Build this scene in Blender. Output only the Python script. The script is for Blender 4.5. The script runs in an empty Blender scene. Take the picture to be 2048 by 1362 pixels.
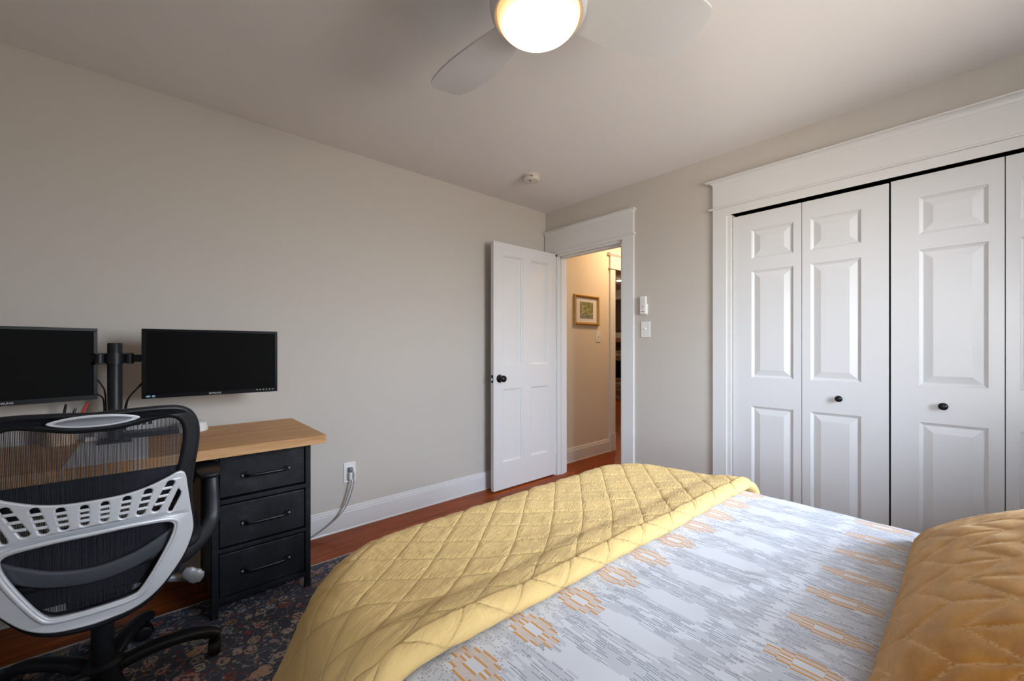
import bpy, bmesh, math, random
from mathutils import Vector, Matrix, noise
random.seed(7)
C = bpy.context.scene.collection
PI = math.pi

# ------------------------------------------------------------------ camera, world, light, exposure
W_PX, H_PX, F_PX = 2048.0, 1362.0, 822.0
CH = 1.168                                    # camera height
YW, XW, HC = 2.696, 2.818, 2.44               # left wall plane, right wall plane, ceiling
XB, YB = -1.0, -0.92                          # walls behind the camera
cam = bpy.data.cameras.new('camera')
cam.sensor_width = 36.0
cam.lens = 36.0 * F_PX / W_PX
cam.shift_y = 15.0 / W_PX
cam.clip_start = 0.02
co = bpy.data.objects.new('camera', cam)
C.objects.link(co)
co.location = (0, 0, CH)
co.rotation_euler = (PI / 2, 0, -math.atan2(730, 822))
bpy.context.scene.camera = co

vs = bpy.context.scene.view_settings
vs.view_transform = 'Standard'
vs.look = 'None'
vs.gamma = 1.0
vs.use_curve_mapping = False
vs.exposure = 0.0

SKY = 16.0
world = bpy.data.worlds.new('daylight')
bpy.context.scene.world = world
world.use_nodes = True
wt = world.node_tree
wt.nodes.clear()
wo = wt.nodes.new('ShaderNodeOutputWorld')
wb = wt.nodes.new('ShaderNodeBackground')
wr = wt.nodes.new('ShaderNodeValToRGB')
wc = wt.nodes.new('ShaderNodeTexCoord')
wx = wt.nodes.new('ShaderNodeSeparateXYZ')
wm = wt.nodes.new('ShaderNodeMath')
wm.operation = 'MULTIPLY_ADD'
wm.inputs[1].default_value = 0.5
wm.inputs[2].default_value = 0.5
wt.links.new(wc.outputs['Generated'], wx.inputs[0])
wt.links.new(wx.outputs['Z'], wm.inputs[0])
wt.links.new(wm.outputs[0], wr.inputs[0])
wt.links.new(wr.outputs[0], wb.inputs[0])
wt.links.new(wb.outputs[0], wo.inputs[0])
wb.inputs[1].default_value = SKY
el = wr.color_ramp.elements
el[0].position = 0.0
el[0].color = (0.85, 0.77, 0.66, 1)
el[1].position = 1.0
el[1].color = (0.9, 1.25, 1.9, 1)
for p, c in ((0.47, (0.9, 0.84, 0.76, 1)), (0.51, (1.5, 1.58, 1.66, 1)), (0.70, (1.9, 2.2, 2.65, 1))):
    e = el.new(p)
    e.color = c


def area(name, loc, rot, sx, sy, power, color=(1, 1, 1), portal=False):
    l = bpy.data.lights.new(name, 'AREA')
    l.shape = 'RECTANGLE'
    l.size, l.size_y = sx, sy
    l.energy = power
    l.color = color
    l.cycles.is_portal = portal
    o = bpy.data.objects.new(name, l)
    C.objects.link(o)
    o.location = loc
    o.rotation_euler = rot
    return o


WINS = [(1.05, 2.25, 0.85, 2.15)]       # in the back wall, above the bed
SWIN = (-0.78, -0.08, 0.75, 1.95)                                    # in the side wall, y0 y1 z0 z1
area('window_daylight', (XB - 0.13, (SWIN[0] + SWIN[1]) / 2, 1.35), (PI / 2, 0, -PI / 2), 0.7, 1.2, 1, portal=True)
for i, (x0, x1, z0, z1) in enumerate(WINS):
    area('window_daylight', ((x0 + x1) / 2, YB - 0.13, (z0 + z1) / 2), (PI / 2, 0, 0), x1 - x0, z1 - z0, 1, portal=True)
# daylight entering the living room far beyond the hall
FAN = (0.906, 0.897)


# ------------------------------------------------------------------ node helpers
class G:
    def __init__(s, tree):
        s.t = tree

    def n(s, typ, **kw):
        nd = s.t.nodes.new(typ)
        for k, v in kw.items():
            setattr(nd, k, v)
        return nd

    def put(s, sock, v):
        if isinstance(v, bpy.types.NodeSocket):
            s.t.links.new(v, sock)
        elif v is not None:
            sock.default_value = v

    def m(s, op, a, b=None, c=None, clamp=False):
        nd = s.n('ShaderNodeMath', operation=op, use_clamp=clamp)
        s.put(nd.inputs[0], a)
        s.put(nd.inputs[1], b)
        s.put(nd.inputs[2], c)
        return nd.outputs[0]

    def add(s, a, b): return s.m('ADD', a, b)
    def sub(s, a, b): return s.m('SUBTRACT', a, b)
    def mul(s, a, b): return s.m('MULTIPLY', a, b)
    def div(s, a, b): return s.m('DIVIDE', a, b)
    def lt(s, a, b): return s.m('LESS_THAN', a, b)
    def gt(s, a, b): return s.m('GREATER_THAN', a, b)
    def floor(s, a): return s.m('FLOOR', a)
    def fract(s, a): return s.m('FRACT', a)
    def abs(s, a): return s.m('ABSOLUTE', a)
    def mx(s, a, b): return s.m('MAXIMUM', a, b)
    def mn(s, a, b): return s.m('MINIMUM', a, b)

    def rng(s, v, a0, a1, b0=0.0, b1=1.0):
        nd = s.n('ShaderNodeMapRange')
        s.put(nd.inputs['Value'], v)
        nd.inputs[1].default_value, nd.inputs[2].default_value = a0, a1
        nd.inputs[3].default_value, nd.inputs[4].default_value = b0, b1
        return nd.outputs[0]

    def xyz(s, a, b, c=0.0):
        nd = s.n('ShaderNodeCombineXYZ')
        s.put(nd.inputs[0], a)
        s.put(nd.inputs[1], b)
        s.put(nd.inputs[2], c)
        return nd.outputs[0]

    def coords(s):
        tc = s.n('ShaderNodeTexCoord')
        sp = s.n('ShaderNodeSeparateXYZ')
        s.t.links.new(tc.outputs['Object'], sp.inputs[0])
        return tc.outputs['Object'], sp.outputs[0], sp.outputs[1], sp.outputs[2]

    def noise(s, vec, scale, detail=2.0, rough=0.5, dist=0.0):
        nd = s.n('ShaderNodeTexNoise')
        s.put(nd.inputs['Vector'], vec)
        nd.inputs['Scale'].default_value = scale
        nd.inputs['Detail'].default_value = detail
        nd.inputs['Roughness'].default_value = rough
        nd.inputs['Distortion'].default_value = dist
        return nd.outputs[0]

    def white(s, vec):
        nd = s.n('ShaderNodeTexWhiteNoise', noise_dimensions='3D')
        s.put(nd.inputs['Vector'], vec)
        return nd.outputs['Value']

    def mapv(s, vec, scale=(1, 1, 1), loc=(0, 0, 0), rot=(0, 0, 0)):
        nd = s.n('ShaderNodeMapping')
        s.put(nd.inputs[0], vec)
        nd.inputs['Scale'].default_value = scale
        nd.inputs['Location'].default_value = loc
        nd.inputs['Rotation'].default_value = rot
        return nd.outputs[0]

    def mix(s, f, a, b):
        nd = s.n('ShaderNodeMix', data_type='RGBA')
        s.put(nd.inputs[0], f)
        for sock, v in ((nd.inputs[6], a), (nd.inputs[7], b)):
            if isinstance(v, tuple):
                v = (v[0], v[1], v[2], 1)
            s.put(sock, v)
        return nd.outputs[2]

    def ramp(s, v, stops, interp='LINEAR'):
        nd = s.n('ShaderNodeValToRGB')
        s.put(nd.inputs[0], v)
        r = nd.color_ramp
        r.interpolation = interp
        while len(r.elements) > 1:
            r.elements.remove(r.elements[-1])
        for i, (p, c) in enumerate(stops):
            e = r.elements[0] if i == 0 else r.elements.new(p)
            e.position = p
            e.color = (c[0], c[1], c[2], 1)
        return nd.outputs[0]

    def bump(s, h, strength=0.3, dist=0.01, normal=None):
        nd = s.n('ShaderNodeBump')
        s.put(nd.inputs['Height'], h)
        nd.inputs['Strength'].default_value = strength
        nd.inputs['Distance'].default_value = dist
        if normal is not None:
            s.put(nd.inputs['Normal'], normal)
        return nd.outputs[0]


def mat(name, color=(0.8, 0.8, 0.8), rough=0.5, metal=0.0, spec=0.5, coat=0.0, sheen=0.0):
    """Principled material with a faint procedural variation; returns material, graph, principled node."""
    m = bpy.data.materials.new(name)
    m.use_nodes = True
    p = m.node_tree.nodes['Principled BSDF']
    p.inputs['Base Color'].default_value = (*color, 1)
    p.inputs['Roughness'].default_value = rough
    p.inputs['Metallic'].default_value = metal
    p.inputs['Specular IOR Level'].default_value = spec
    p.inputs['Coat Weight'].default_value = coat
    if sheen:
        p.inputs['Sheen Weight'].default_value = sheen
        p.inputs['Sheen Roughness'].default_value = 0.4
    return m, G(m.node_tree), p


def simple(name, color, rough=0.5, metal=0.0, spec=0.5, var=0.06, scale=30, bump=0.0, coat=0.0):
    m, g, p = mat(name, color, rough, metal, spec, coat)
    vec = g.coords()[0]
    n = g.noise(vec, scale, 3)
    dark = tuple(c * (1 - var) for c in color)
    lite = tuple(min(1, c * (1 + var)) for c in color)
    g.put(p.inputs['Base Color'], g.mix(n, dark, lite))
    if bump:
        g.put(p.inputs['Normal'], g.bump(g.noise(vec, scale * 4, 2), bump, 0.002))
    return m


M = {}
M['wall'] = simple('greige wall paint', (0.548, 0.510, 0.462), 0.75, var=0.015, scale=6, bump=0.05)
M['hallwall'] = simple('cream hall paint', (0.70, 0.63, 0.53), 0.7, var=0.015, scale=6)
M['ceiling'] = simple('flat ceiling paint', (0.80, 0.775, 0.76), 0.9, var=0.01, scale=6)
M['trim'] = simple('semi-gloss white trim paint', (0.71, 0.71, 0.705), 0.32, var=0.01, scale=10)
M['door'] = simple('satin white door paint', (0.70, 0.70, 0.705), 0.30, var=0.012, scale=14, bump=0.03)
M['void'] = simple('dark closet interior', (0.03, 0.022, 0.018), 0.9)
M['blackmetal'] = simple('oil rubbed black metal', (0.018, 0.018, 0.020), 0.32, metal=0.6)
M['plastic_black'] = simple('black plastic', (0.010, 0.011, 0.014), 0.42, spec=0.35, bump=0.03)
M['bezel'] = simple('glossy black bezel', (0.004, 0.004, 0.005), 0.35, spec=0.12)
M['screen'] = simple('switched off screen', (0.0035, 0.0035, 0.0035), 0.6, spec=0.06, var=0.02)
M['silver'] = simple('silver painted plastic', (0.66, 0.67, 0.69), 0.42, metal=0.25, var=0.03, scale=60)
M['silver2'] = simple('grey badge insert', (0.22, 0.23, 0.25), 0.45, metal=0.3)
M['white_plastic'] = simple('white plastic', (0.78, 0.78, 0.76), 0.35, var=0.02)
M['aged_plastic'] = simple('aged white plastic', (0.66, 0.60, 0.53), 0.45, var=0.03)
M['grey_mark'] = simple('grey printed mark', (0.16, 0.16, 0.16), 0.6)
M['paper'] = simple('white paper', (0.74, 0.74, 0.78), 0.7, var=0.02)
M['cord'] = simple('grey cord', (0.30, 0.30, 0.30), 0.5)
M['red'] = simple('red plastic', (0.6, 0.03, 0.02), 0.4)
M['tan'] = simple('tan card', (0.55, 0.40, 0.26), 0.7, var=0.12, scale=60)
M['gold'] = simple('gilded frame', (0.52, 0.29, 0.07), 0.38, metal=0.5, var=0.25, scale=40, bump=0.3)
M['lumbar'] = simple('lit dark plastic', (0.050, 0.056, 0.066), 0.34)  # light falling on the dark bar is put into this grey-blue base colour
M['paddle'] = simple('satin grey paddle', (0.30, 0.30, 0.31), 0.4, metal=0.4)
M['mattress'] = simple('white ticking', (0.75, 0.74, 0.70), 0.9)
M['darkwood'] = simple('dark bed frame wood', (0.06, 0.035, 0.02), 0.5, var=0.2)
M['fan_white'] = simple('white fan enamel', (0.57, 0.572, 0.572), 0.30, var=0.01)
M['print_white'] = simple('pale printed lettering', (0.62, 0.63, 0.65), 0.4)
M['print_blue'] = simple('pale blue sticker', (0.22, 0.42, 0.55), 0.4)
M['mantel'] = simple('dark mantel timber', (0.20, 0.09, 0.04), 0.5, var=0.3)
M['livingwall'] = simple('living room paint', (0.45, 0.40, 0.35), 0.8, var=0.02)
M['curtain'] = simple('dark brown shelving', (0.06, 0.04, 0.03), 0.7)


def emis(name, color, strength):
    m = bpy.data.materials.new(name)
    m.use_nodes = True
    p = m.node_tree.nodes['Principled BSDF']
    p.inputs['Base Color'].default_value = (0.9, 0.85, 0.75, 1)
    p.inputs['Emission Color'].default_value = (*color, 1)
    p.inputs['Emission Strength'].default_value = strength
    return m, G(m.node_tree), p


# hardwood floor: narrow strips running along X
def floor_mat():
    m, g, p = mat('red oak strip floor', rough=0.28)
    v, x, y, z = g.coords()
    row = g.floor(g.div(y, 0.057))
    off = g.mul(g.white(g.xyz(row, 3.1, 0.0)), 5.0)
    xx = g.div(g.add(x, off), 1.1)
    brd = g.floor(xx)
    tone = g.white(g.xyz(row, brd, 7.0))
    gv = g.xyz(g.add(g.mul(x, 2.2), g.mul(tone, 9)), g.mul(y, 42), tone)
    grain = g.noise(gv, 1.0, 6, 0.62, 1.1)
    fine = g.noise(g.xyz(g.mul(x, 12), g.mul(y, 260), 0.0), 1.0, 3)
    k = g.add(g.mul(grain, 0.72), g.mul(fine, 0.28))
    col = g.ramp(k, [(0.30, (0.09, 0.015, 0.002)), (0.47, (0.27, 0.052, 0.007)), (0.60, (0.44, 0.105, 0.015)), (0.75, (0.56, 0.16, 0.03))])
    col = g.mix(g.mul(tone, 0.42), col, (0.085, 0.022, 0.008))
    fy = g.fract(g.div(y, 0.057))
    seam = g.mx(g.lt(fy, 0.035), g.lt(g.fract(xx), 0.0025))
    col = g.mix(g.mul(seam, 0.85), col, (0.018, 0.006, 0.003))
    g.put(p.inputs['Base Color'], col)
    p.inputs['Specular IOR Level'].default_value = 0.15
    g.put(p.inputs['Roughness'], g.rng(grain, 0.3, 0.7, 0.32, 0.48))
    g.put(p.inputs['Normal'], g.bump(g.sub(g.mul(grain, 0.15), seam), 0.25, 0.002))
    return m


M['floor'] = floor_mat()


def oak_top():
    m, g, p = mat('light oak desktop', rough=0.55, spec=0.25)
    v, x, y, z = g.coords()
    row = g.floor(g.div(y, 0.11))
    t = g.white(g.xyz(row, 1.0, 2.0))
    gv = g.xyz(g.add(g.mul(x, 1.6), g.mul(t, 4)), g.mul(g.add(y, g.mul(z, 0.6)), 26), g.mul(z, 14))
    grain = g.noise(gv, 1.0, 7, 0.65, 1.6)
    fine = g.noise(g.xyz(g.mul(x, 14), g.mul(y, 330), g.mul(z, 330)), 1.0, 2)
    k = g.add(g.mul(grain, 0.7), g.mul(fine, 0.3))
    col = g.ramp(k, [(0.28, (0.34, 0.16, 0.055)), (0.45, (0.52, 0.285, 0.125)), (0.60, (0.65, 0.38, 0.185)), (0.78, (0.73, 0.455, 0.235))])
    crack = g.noise(g.xyz(g.mul(x, 2.3), g.mul(y, 34), g.mul(z, 30)), 1.0, 1)
    col = g.mix(g.rng(crack, 0.745, 0.775), col, (0.03, 0.015, 0.008))
    g.put(p.inputs['Base Color'], col)
    g.put(p.inputs['Normal'], g.bump(k, 0.25, 0.002))
    return m


M['oak'] = oak_top()


def iron_mat():
    m, g, p = mat('blackened steel', (0.02, 0.022, 0.026), 0.5, metal=0.2, spec=0.3)
    v, x, y, z = g.coords()
    n = g.noise(v, 9, 6, 0.7)
    s = g.noise(v, 55, 4, 0.7)
    col = g.ramp(n, [(0.3, (0.004, 0.0045, 0.006)), (0.55, (0.015, 0.0165, 0.021)), (0.72, (0.036, 0.039, 0.047))])
    col = g.mix(g.rng(s, 0.70, 0.78), col, (0.08, 0.075, 0.07))
    g.put(p.inputs['Base Color'], col)
    g.put(p.inputs['Roughness'], g.rng(n, 0.3, 0.7, 0.62, 0.42))
    return m


M['iron'] = iron_mat()


def rug_mat():
    m, g, p = mat('faded oriental rug pile', rough=0.95, spec=0.1)
    v, x, y, z = g.coords()
    wob = g.noise(v, 9, 3)
    def vor(scale, feat='F1', rnd=1.0):
        nd = g.n('ShaderNodeTexVoronoi', feature=feat)
        g.put(nd.inputs['Vector'], g.mapv(v, (1, 1, 1)))
        nd.inputs['Scale'].default_value = scale
        nd.inputs['Randomness'].default_value = rnd
        return nd
    big = vor(6.5, rnd=0.75)
    mid = vor(19, rnd=0.9)
    sml = vor(42)
    # petals: distance rings modulated by noise
    d1 = g.add(big.outputs['Distance'], g.mul(g.sub(g.noise(v, 45, 3), 0.5), 0.30))
    d2 = g.add(mid.outputs['Distance'], g.mul(g.sub(g.noise(v, 95, 2), 0.5), 0.42))
    d3 = g.add(sml.outputs['Distance'], g.mul(g.sub(g.noise(v, 160, 2), 0.5), 0.35))
    sc1 = g.n('ShaderNodeSeparateColor')
    g.put(sc1.inputs[0], big.outputs['Color'])
    sc2 = g.n('ShaderNodeSeparateColor')
    g.put(sc2.inputs[0], mid.outputs['Color'])
    sc3 = g.n('ShaderNodeSeparateColor')
    g.put(sc3.inputs[0], sml.outputs['Color'])
    pal = [(0.0, (0.52, 0.35, 0.26)), (0.22, (0.38, 0.09, 0.06)), (0.38, (0.52, 0.44, 0.40)), (0.60, (0.32, 0.20, 0.09)), (0.72, (0.30, 0.37, 0.45)), (0.88, (0.52, 0.30, 0.28))]
    ground = g.mix(g.noise(v, 3.2, 3), (0.022, 0.028, 0.055), (0.120, 0.140, 0.190))
    c1 = g.ramp(sc1.outputs[0], pal, 'CONSTANT')
    c2 = g.ramp(sc2.outputs[1], pal, 'CONSTANT')
    c3 = g.ramp(sc3.outputs[2], pal, 'CONSTANT')
    col = ground
    col = g.mix(g.mul(g.lt(d3, 0.30), 0.62), col, c3)
    ring = g.lt(g.abs(g.sub(d2, 0.34)), 0.07)
    col = g.mix(g.mul(g.mx(ring, g.lt(d2, 0.15)), g.mul(g.gt(sc2.outputs[0], 0.25), 0.85)), col, c2)
    fl = g.lt(d1, 0.30)
    col = g.mix(g.mul(g.mul(fl, g.gt(sc1.outputs[1], 0.35)), 0.85), col, c1)
    col = g.mix(g.mul(g.mul(g.lt(g.abs(g.sub(d1, 0.18)), 0.035), g.gt(sc1.outputs[1], 0.35)), 0.8), col, (0.02, 0.02, 0.045))
    # vines
    vn = g.noise(v, 13, 2, 0.4, 1.2)
    vine = g.lt(g.abs(g.sub(vn, 0.5)), 0.012)
    col = g.mix(g.mul(vine, 0.7), col, (0.38, 0.36, 0.38))
    # weave streaks run along the rug's length
    st = g.noise(g.xyz(g.mul(x, 30), g.mul(y, 300), 0.0), 1.0, 2)
    col = g.mix(g.rng(st, 0.50, 0.75, 0, 0.45), col, (0.05, 0.055, 0.085))
    # border line near the outer edge (y measured in rug space)
    e = g.sub(1.335, y)
    col = g.mix(g.mul(g.mul(g.gt(e, 0.012), g.lt(e, 0.03)), 0.7), col, (0.10, 0.13, 0.17))
    g.put(p.inputs['Base Color'], col)
    g.put(p.inputs['Normal'], g.bump(g.noise(v, 400, 2), 0.6, 0.004))
    return m


M['rug'] = rug_mat()
M['binding'] = simple('pale rug binding', (0.42, 0.38, 0.34), 0.9, var=0.2, scale=200)


def comforter_mat():
    m, g, p = mat('white cotton with grey dashes and orange medallions', rough=0.85, spec=0.2, sheen=0.15)
    v, x, y, z = g.coords()
    warp = g.noise(v, 11, 2)
    x = g.add(x, g.mul(g.sub(warp, 0.5), 0.004))
    SX, SY = 0.0052, 0.026
    row = g.floor(g.div(x, SX))
    jit = g.white(g.xyz(row, 5.0, 1.0))
    yc = g.add(g.div(y, SY), g.mul(jit, 7.3))
    cell = g.floor(yc)
    xs = g.mul(g.add(row, 0.5), SX)
    ys = g.mul(g.sub(g.add(cell, 0.5), g.mul(jit, 7.3)), SY)
    fine = g.noise(g.xyz(g.mul(xs, 1.0), g.mul(ys, 0.40), 0.0), 70, 2)
    fld = g.noise(g.xyz(g.mul(xs, 1.0), g.mul(ys, 0.42), 4.0), 42, 2)
    # column coordinate (period .1405) and row coordinate (period .39)
    cx = g.sub(g.fract(g.add(g.div(g.sub(xs, 0.421), 0.1405), 0.5)), 0.5)
    dx = g.abs(g.mul(cx, 0.1405))
    base = (0.655, 0.665, 0.69)
    grey = (0.52, 0.53, 0.56)
    dark = (0.28, 0.29, 0.33)
    # fill patches of flat pale grey
    zone = g.rng(ys, 0.45, 0.33)                                  # more grey towards the pillow side
    zone = g.mul(zone, g.rng(ys, -0.35, -0.2, 0.6, 1.0))
    inter = g.mul(g.gt(dx, 0.036), g.mul(g.lt(ys, 0.545), g.gt(ys, 0.30)))
    fthr = g.sub(0.51, g.add(g.mul(zone, 0.10), g.mul(inter, 0.05)))
    fill = g.gt(fld, fthr)
    col = g.mix(g.mul(fill, 0.85), base, grey)
    # dashes
    r = g.white(g.xyz(row, cell, 2.0))
    dens = g.add(g.mul(fine, 0.9), g.add(g.mul(inter, 0.22), g.mul(zone, 0.03)))
    dash = g.lt(r, g.sub(dens, 0.20))
    dash = g.mx(dash, g.mul(g.lt(r, 0.16), inter))
    dash = g.mul(dash, g.lt(ys, 0.54))
    thin = g.lt(g.fract(g.div(x, SX)), 0.42)
    dash = g.mul(g.mul(dash, thin), g.lt(g.fract(yc), 0.90))
    col = g.mix(g.mul(dash, 0.9), col, dark)
    # short dots above the first row of medallions and round the rows
    SD = 0.0085
    r2row = g.floor(g.div(x, 0.0046))
    r2y = g.add(g.div(y, SD), g.mul(g.white(g.xyz(r2row, 8.0, 0.0)), 3.0))
    r2 = g.white(g.xyz(r2row, g.floor(r2y), 9.0))
    dots = g.mul(g.mul(g.lt(r2, 0.42), g.lt(g.fract(r2y), 0.6)), g.lt(g.fract(g.div(x, 0.0046)), 0.5))
    dots = g.mul(dots, g.mx(g.gt(ys, 0.525), g.mul(g.lt(ys, 0.29), g.gt(fine, 0.52))))
    col = g.mix(g.mul(dots, 0.75), col, dark)
    # plain white lozenges, in line with the medallions
    ly = g.abs(g.sub(ys, 0.425))
    wob = g.mul(g.sub(fine, 0.5), 0.5)
    loz = g.add(g.m('POWER', g.div(dx, 0.028), 3.0), g.m('POWER', g.div(ly, 0.078), 3.0))
    col = g.mix(g.lt(g.add(loz, wob), 0.95), col, base)
    # little white flowers
    nd = g.n('ShaderNodeTexVoronoi')
    g.put(nd.inputs['Vector'], g.xyz(xs, g.mul(ys, 0.75), 0.0))
    nd.inputs['Scale'].default_value = 19
    fl = g.lt(g.add(nd.outputs['Distance'], g.mul(fine, 0.25)), 0.36)
    fl = g.mul(fl, g.mx(g.mul(g.lt(ys, 0.37), g.gt(dx, 0.0)), g.mul(g.gt(dx, 0.05), g.gt(fld, 0.5))))
    col = g.mix(fl, col, base)
    # broken white line along x
    ln = g.mul(g.lt(g.abs(g.sub(ys, g.add(0.268, g.mul(g.sub(jit, 0.5), 0.008)))), 0.012), g.gt(r, 0.2))
    col = g.mix(ln, col, base)

    def medallion(col, yc0, a, b, ystep, xst):
        """stepped lozenge: tan body, white heart, thin orange contour dashes running along y."""
        xa = g.abs(g.mul(cxr, 0.1405))
        q = g.floor(g.div(xa, xst))
        yq = g.mul(g.add(g.floor(g.div(g.sub(y, yc0), ystep)), 0.5), ystep)
        ty = g.m('POWER', g.div(g.abs(yq), b), 1.4)

        def e_at(k):
            return g.add(g.m('POWER', g.div(g.mul(g.add(q, k), xst), a), 1.3), ty)
        e0, e1 = e_at(0.5), e_at(1.5)
        col = g.mix(g.mul(g.lt(e0, 1.0), 0.75), col, (0.62, 0.50, 0.42))
        col = g.mix(g.lt(e0, 0.40), col, base)
        xf = g.fract(g.div(xa, xst))
        outer = g.gt(xf, 0.38)
        jy = g.gt(g.white(g.xyz(q, g.floor(g.div(y, ystep)), yc0)), 0.05)
        lines = None
        for thr in (1.0, 0.40):
            l_ = g.mul(g.lt(e0, thr), g.gt(e1, thr))
            lines = l_ if lines is None else g.mx(lines, l_)
        col = g.mix(g.mul(g.mul(g.mul(lines, outer), jy), 0.95), col, (0.62, 0.29, 0.07))
        return col
    cxr = g.sub(g.fract(g.add(g.div(g.sub(x, 0.421), 0.1405), 0.5)), 0.5)
    col = medallion(col, 0.570, 0.036, 0.062, 0.0190, 0.0072)
    col = medallion(col, 0.188, 0.027, 0.080, 0.0220, 0.0060)
    col = medallion(col, -0.21, 0.036, 0.060, 0.0120, 0.0062)
    g.put(p.inputs['Base Color'], col)
    weave = g.noise(v, 500, 1)
    g.put(p.inputs['Normal'], g.bump(g.add(g.mul(weave, 0.2), g.noise(v, 35, 3)), 0.18, 0.006))
    return m


M['comforter'] = comforter_mat()


def quilt_mat():
    m, g, p = mat('yellow crinkled cotton quilt', (0.63, 0.44, 0.19), 0.85, spec=0.12, sheen=0.08)
    v, x, y, z = g.coords()
    c1 = g.noise(g.mapv(v, (26, 90, 26), rot=(0, 0, 0.5)), 1.0, 3, 0.6, 1.5)
    c2 = g.noise(v, 6, 3)
    col = g.mix(c2, (0.73, 0.50, 0.200), (0.78, 0.55, 0.230))
    au = g.n('ShaderNodeAttribute', attribute_name='sheet_u').outputs['Fac']
    av = g.n('ShaderNodeAttribute', attribute_name='sheet_v').outputs['Fac']
    wb_ = g.mul(g.sub(g.noise(g.xyz(au, av, 0.0), 16, 3), 0.5), 0.11)
    s1 = g.add(g.div(g.sub(au, 0.318), 0.147), g.div(g.sub(av, 0.713), 0.127))
    s2 = g.sub(g.div(g.sub(au, 0.318), 0.147), g.div(g.sub(av, 0.713), 0.127))
    ds = []
    for q in (s1, s2):
        q = g.add(q, g.add(wb_, 0.5))
        ds.append(g.abs(g.sub(g.fract(q), 0.5)))
    dsm = g.mul(g.mn(ds[0], ds[1]), 0.096)
    groove = g.rng(dsm, 0.0, 0.0032)
    col = g.mix(g.rng(dsm, 0.0, 0.0016, 0.45, 0.0), col, (0.46, 0.29, 0.11))
    g.put(p.inputs['Base Color'], col)
    near = g.rng(dsm, 0.0, 0.03, 1.0, 0.25)
    n0 = g.bump(groove, 0.55, 0.004)
    gath = g.noise(g.xyz(g.mul(au, 95), g.mul(av, 9), 0.0), 1.0, 3, 0.6, 0.6)
    gath = g.mul(gath, g.rng(av, 0.70, 0.58, 0.0, 1.0))
    n0 = g.bump(gath, 0.5, 0.006, n0)
    long_ = g.noise(g.xyz(g.add(g.mul(au, 16), g.mul(av, 12)), g.add(g.mul(av, 70), g.mul(au, -38)), 0.0), 1.0, 4, 0.62, 1.0)
    n1 = g.bump(g.mul(g.add(g.mul(c1, 0.3), long_), g.add(near, 0.25)), 0.8, 0.006, n0)
    g.put(p.inputs['Normal'], g.bump(g.noise(v, 600, 1), 0.15, 0.002, n1))
    return m


M['quilt'] = quilt_mat()


def velvet_mat():
    m, g, p = mat('mustard velvet', (0.42, 0.19, 0.035), 0.75, spec=0.15, sheen=0.55)
    p.inputs['Sheen Tint'].default_value = (0.95, 0.68, 0.38, 1)
    v, x, y, z = g.coords()
    n = g.noise(g.mapv(v, (12, 30, 30)), 1.0, 4, 0.6)
    col = g.mix(g.rng(n, 0.35, 0.65), (0.25, 0.088, 0.006), (0.37, 0.152, 0.016))
    at = g.n('ShaderNodeAttribute', attribute_name='stitch')
    dashp = g.gt(g.noise(v, 210, 0), 0.44)
    f = g.mul(at.outputs['Fac'], dashp)
    col = g.mix(g.mul(f, 0.42), col, (0.62, 0.42, 0.22))
    g.put(p.inputs['Base Color'], col)
    g.put(p.inputs['Normal'], g.bump(g.noise(g.mapv(v, (60, 200, 200)), 1.0, 2), 0.25, 0.002))
    return m


M['velvet'] = velvet_mat()


def mesh_mat(name, cover, c0, c1, scale):
    """woven elastic mesh: dense vertical cords with see-through gaps."""
    m = bpy.data.materials.new(name)
    m.use_nodes = True
    g = G(m.node_tree)
    p = m.node_tree.nodes['Principled BSDF']
    out = m.node_tree.nodes['Material Output']
    p.inputs['Roughness'].default_value = 0.7
    v, x, y, z = g.coords()
    s = g.fract(g.mul(x, scale))
    pair = g.fract(g.mul(x, scale / 3.0))
    cord = g.lt(s, g.add(cover, g.mul(g.gt(pair, 0.6), 0.16)))
    weft = g.lt(g.fract(g.mul(z, 420)), 0.16)
    k = g.mx(cord, g.mul(weft, 0.8))
    band = g.noise(g.xyz(g.mul(x, 180), 0.0, 0.0), 1.0, 2)
    g.put(p.inputs['Base Color'], g.mix(g.rng(band, 0.35, 0.65), c0, c1))
    tr = g.n('ShaderNodeBsdfTransparent')
    mx = g.n('ShaderNodeMixShader')
    g.put(mx.inputs[0], k)
    g.t.links.new(tr.outputs[0], mx.inputs[1])
    g.t.links.new(p.outputs[0], mx.inputs[2])
    g.t.links.new(mx.outputs[0], out.inputs['Surface'])
    return m


M['mesh_back'] = mesh_mat('black elastic back mesh', 0.48, (0.004, 0.005, 0.009), (0.014, 0.017, 0.028), 330)
M['mesh_seat'] = mesh_mat('dark blue seat mesh', 0.80, (0.004, 0.007, 0.016), (0.014, 0.022, 0.045), 330)


def glass_mat():
    m = bpy.data.materials.new('window glass')
    m.use_nodes = True
    g = G(m.node_tree)
    out = m.node_tree.nodes['Material Output']
    m.node_tree.nodes.remove(m.node_tree.nodes['Principled BSDF'])
    fr = g.n('ShaderNodeFresnel')
    fr.inputs[0].default_value = 1.45
    tr = g.n('ShaderNodeBsdfTransparent')
    gl = g.n('ShaderNodeBsdfGlossy')
    gl.inputs['Roughness'].default_value = 0.02
    mx = g.n('ShaderNodeMixShader')
    g.put(mx.inputs[0], fr.outputs[0])
    g.t.links.new(tr.outputs[0], mx.inputs[1])
    g.t.links.new(gl.outputs[0], mx.inputs[2])
    g.t.links.new(mx.outputs[0], out.inputs['Surface'])
    return m


M['glass'] = glass_mat()


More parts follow.
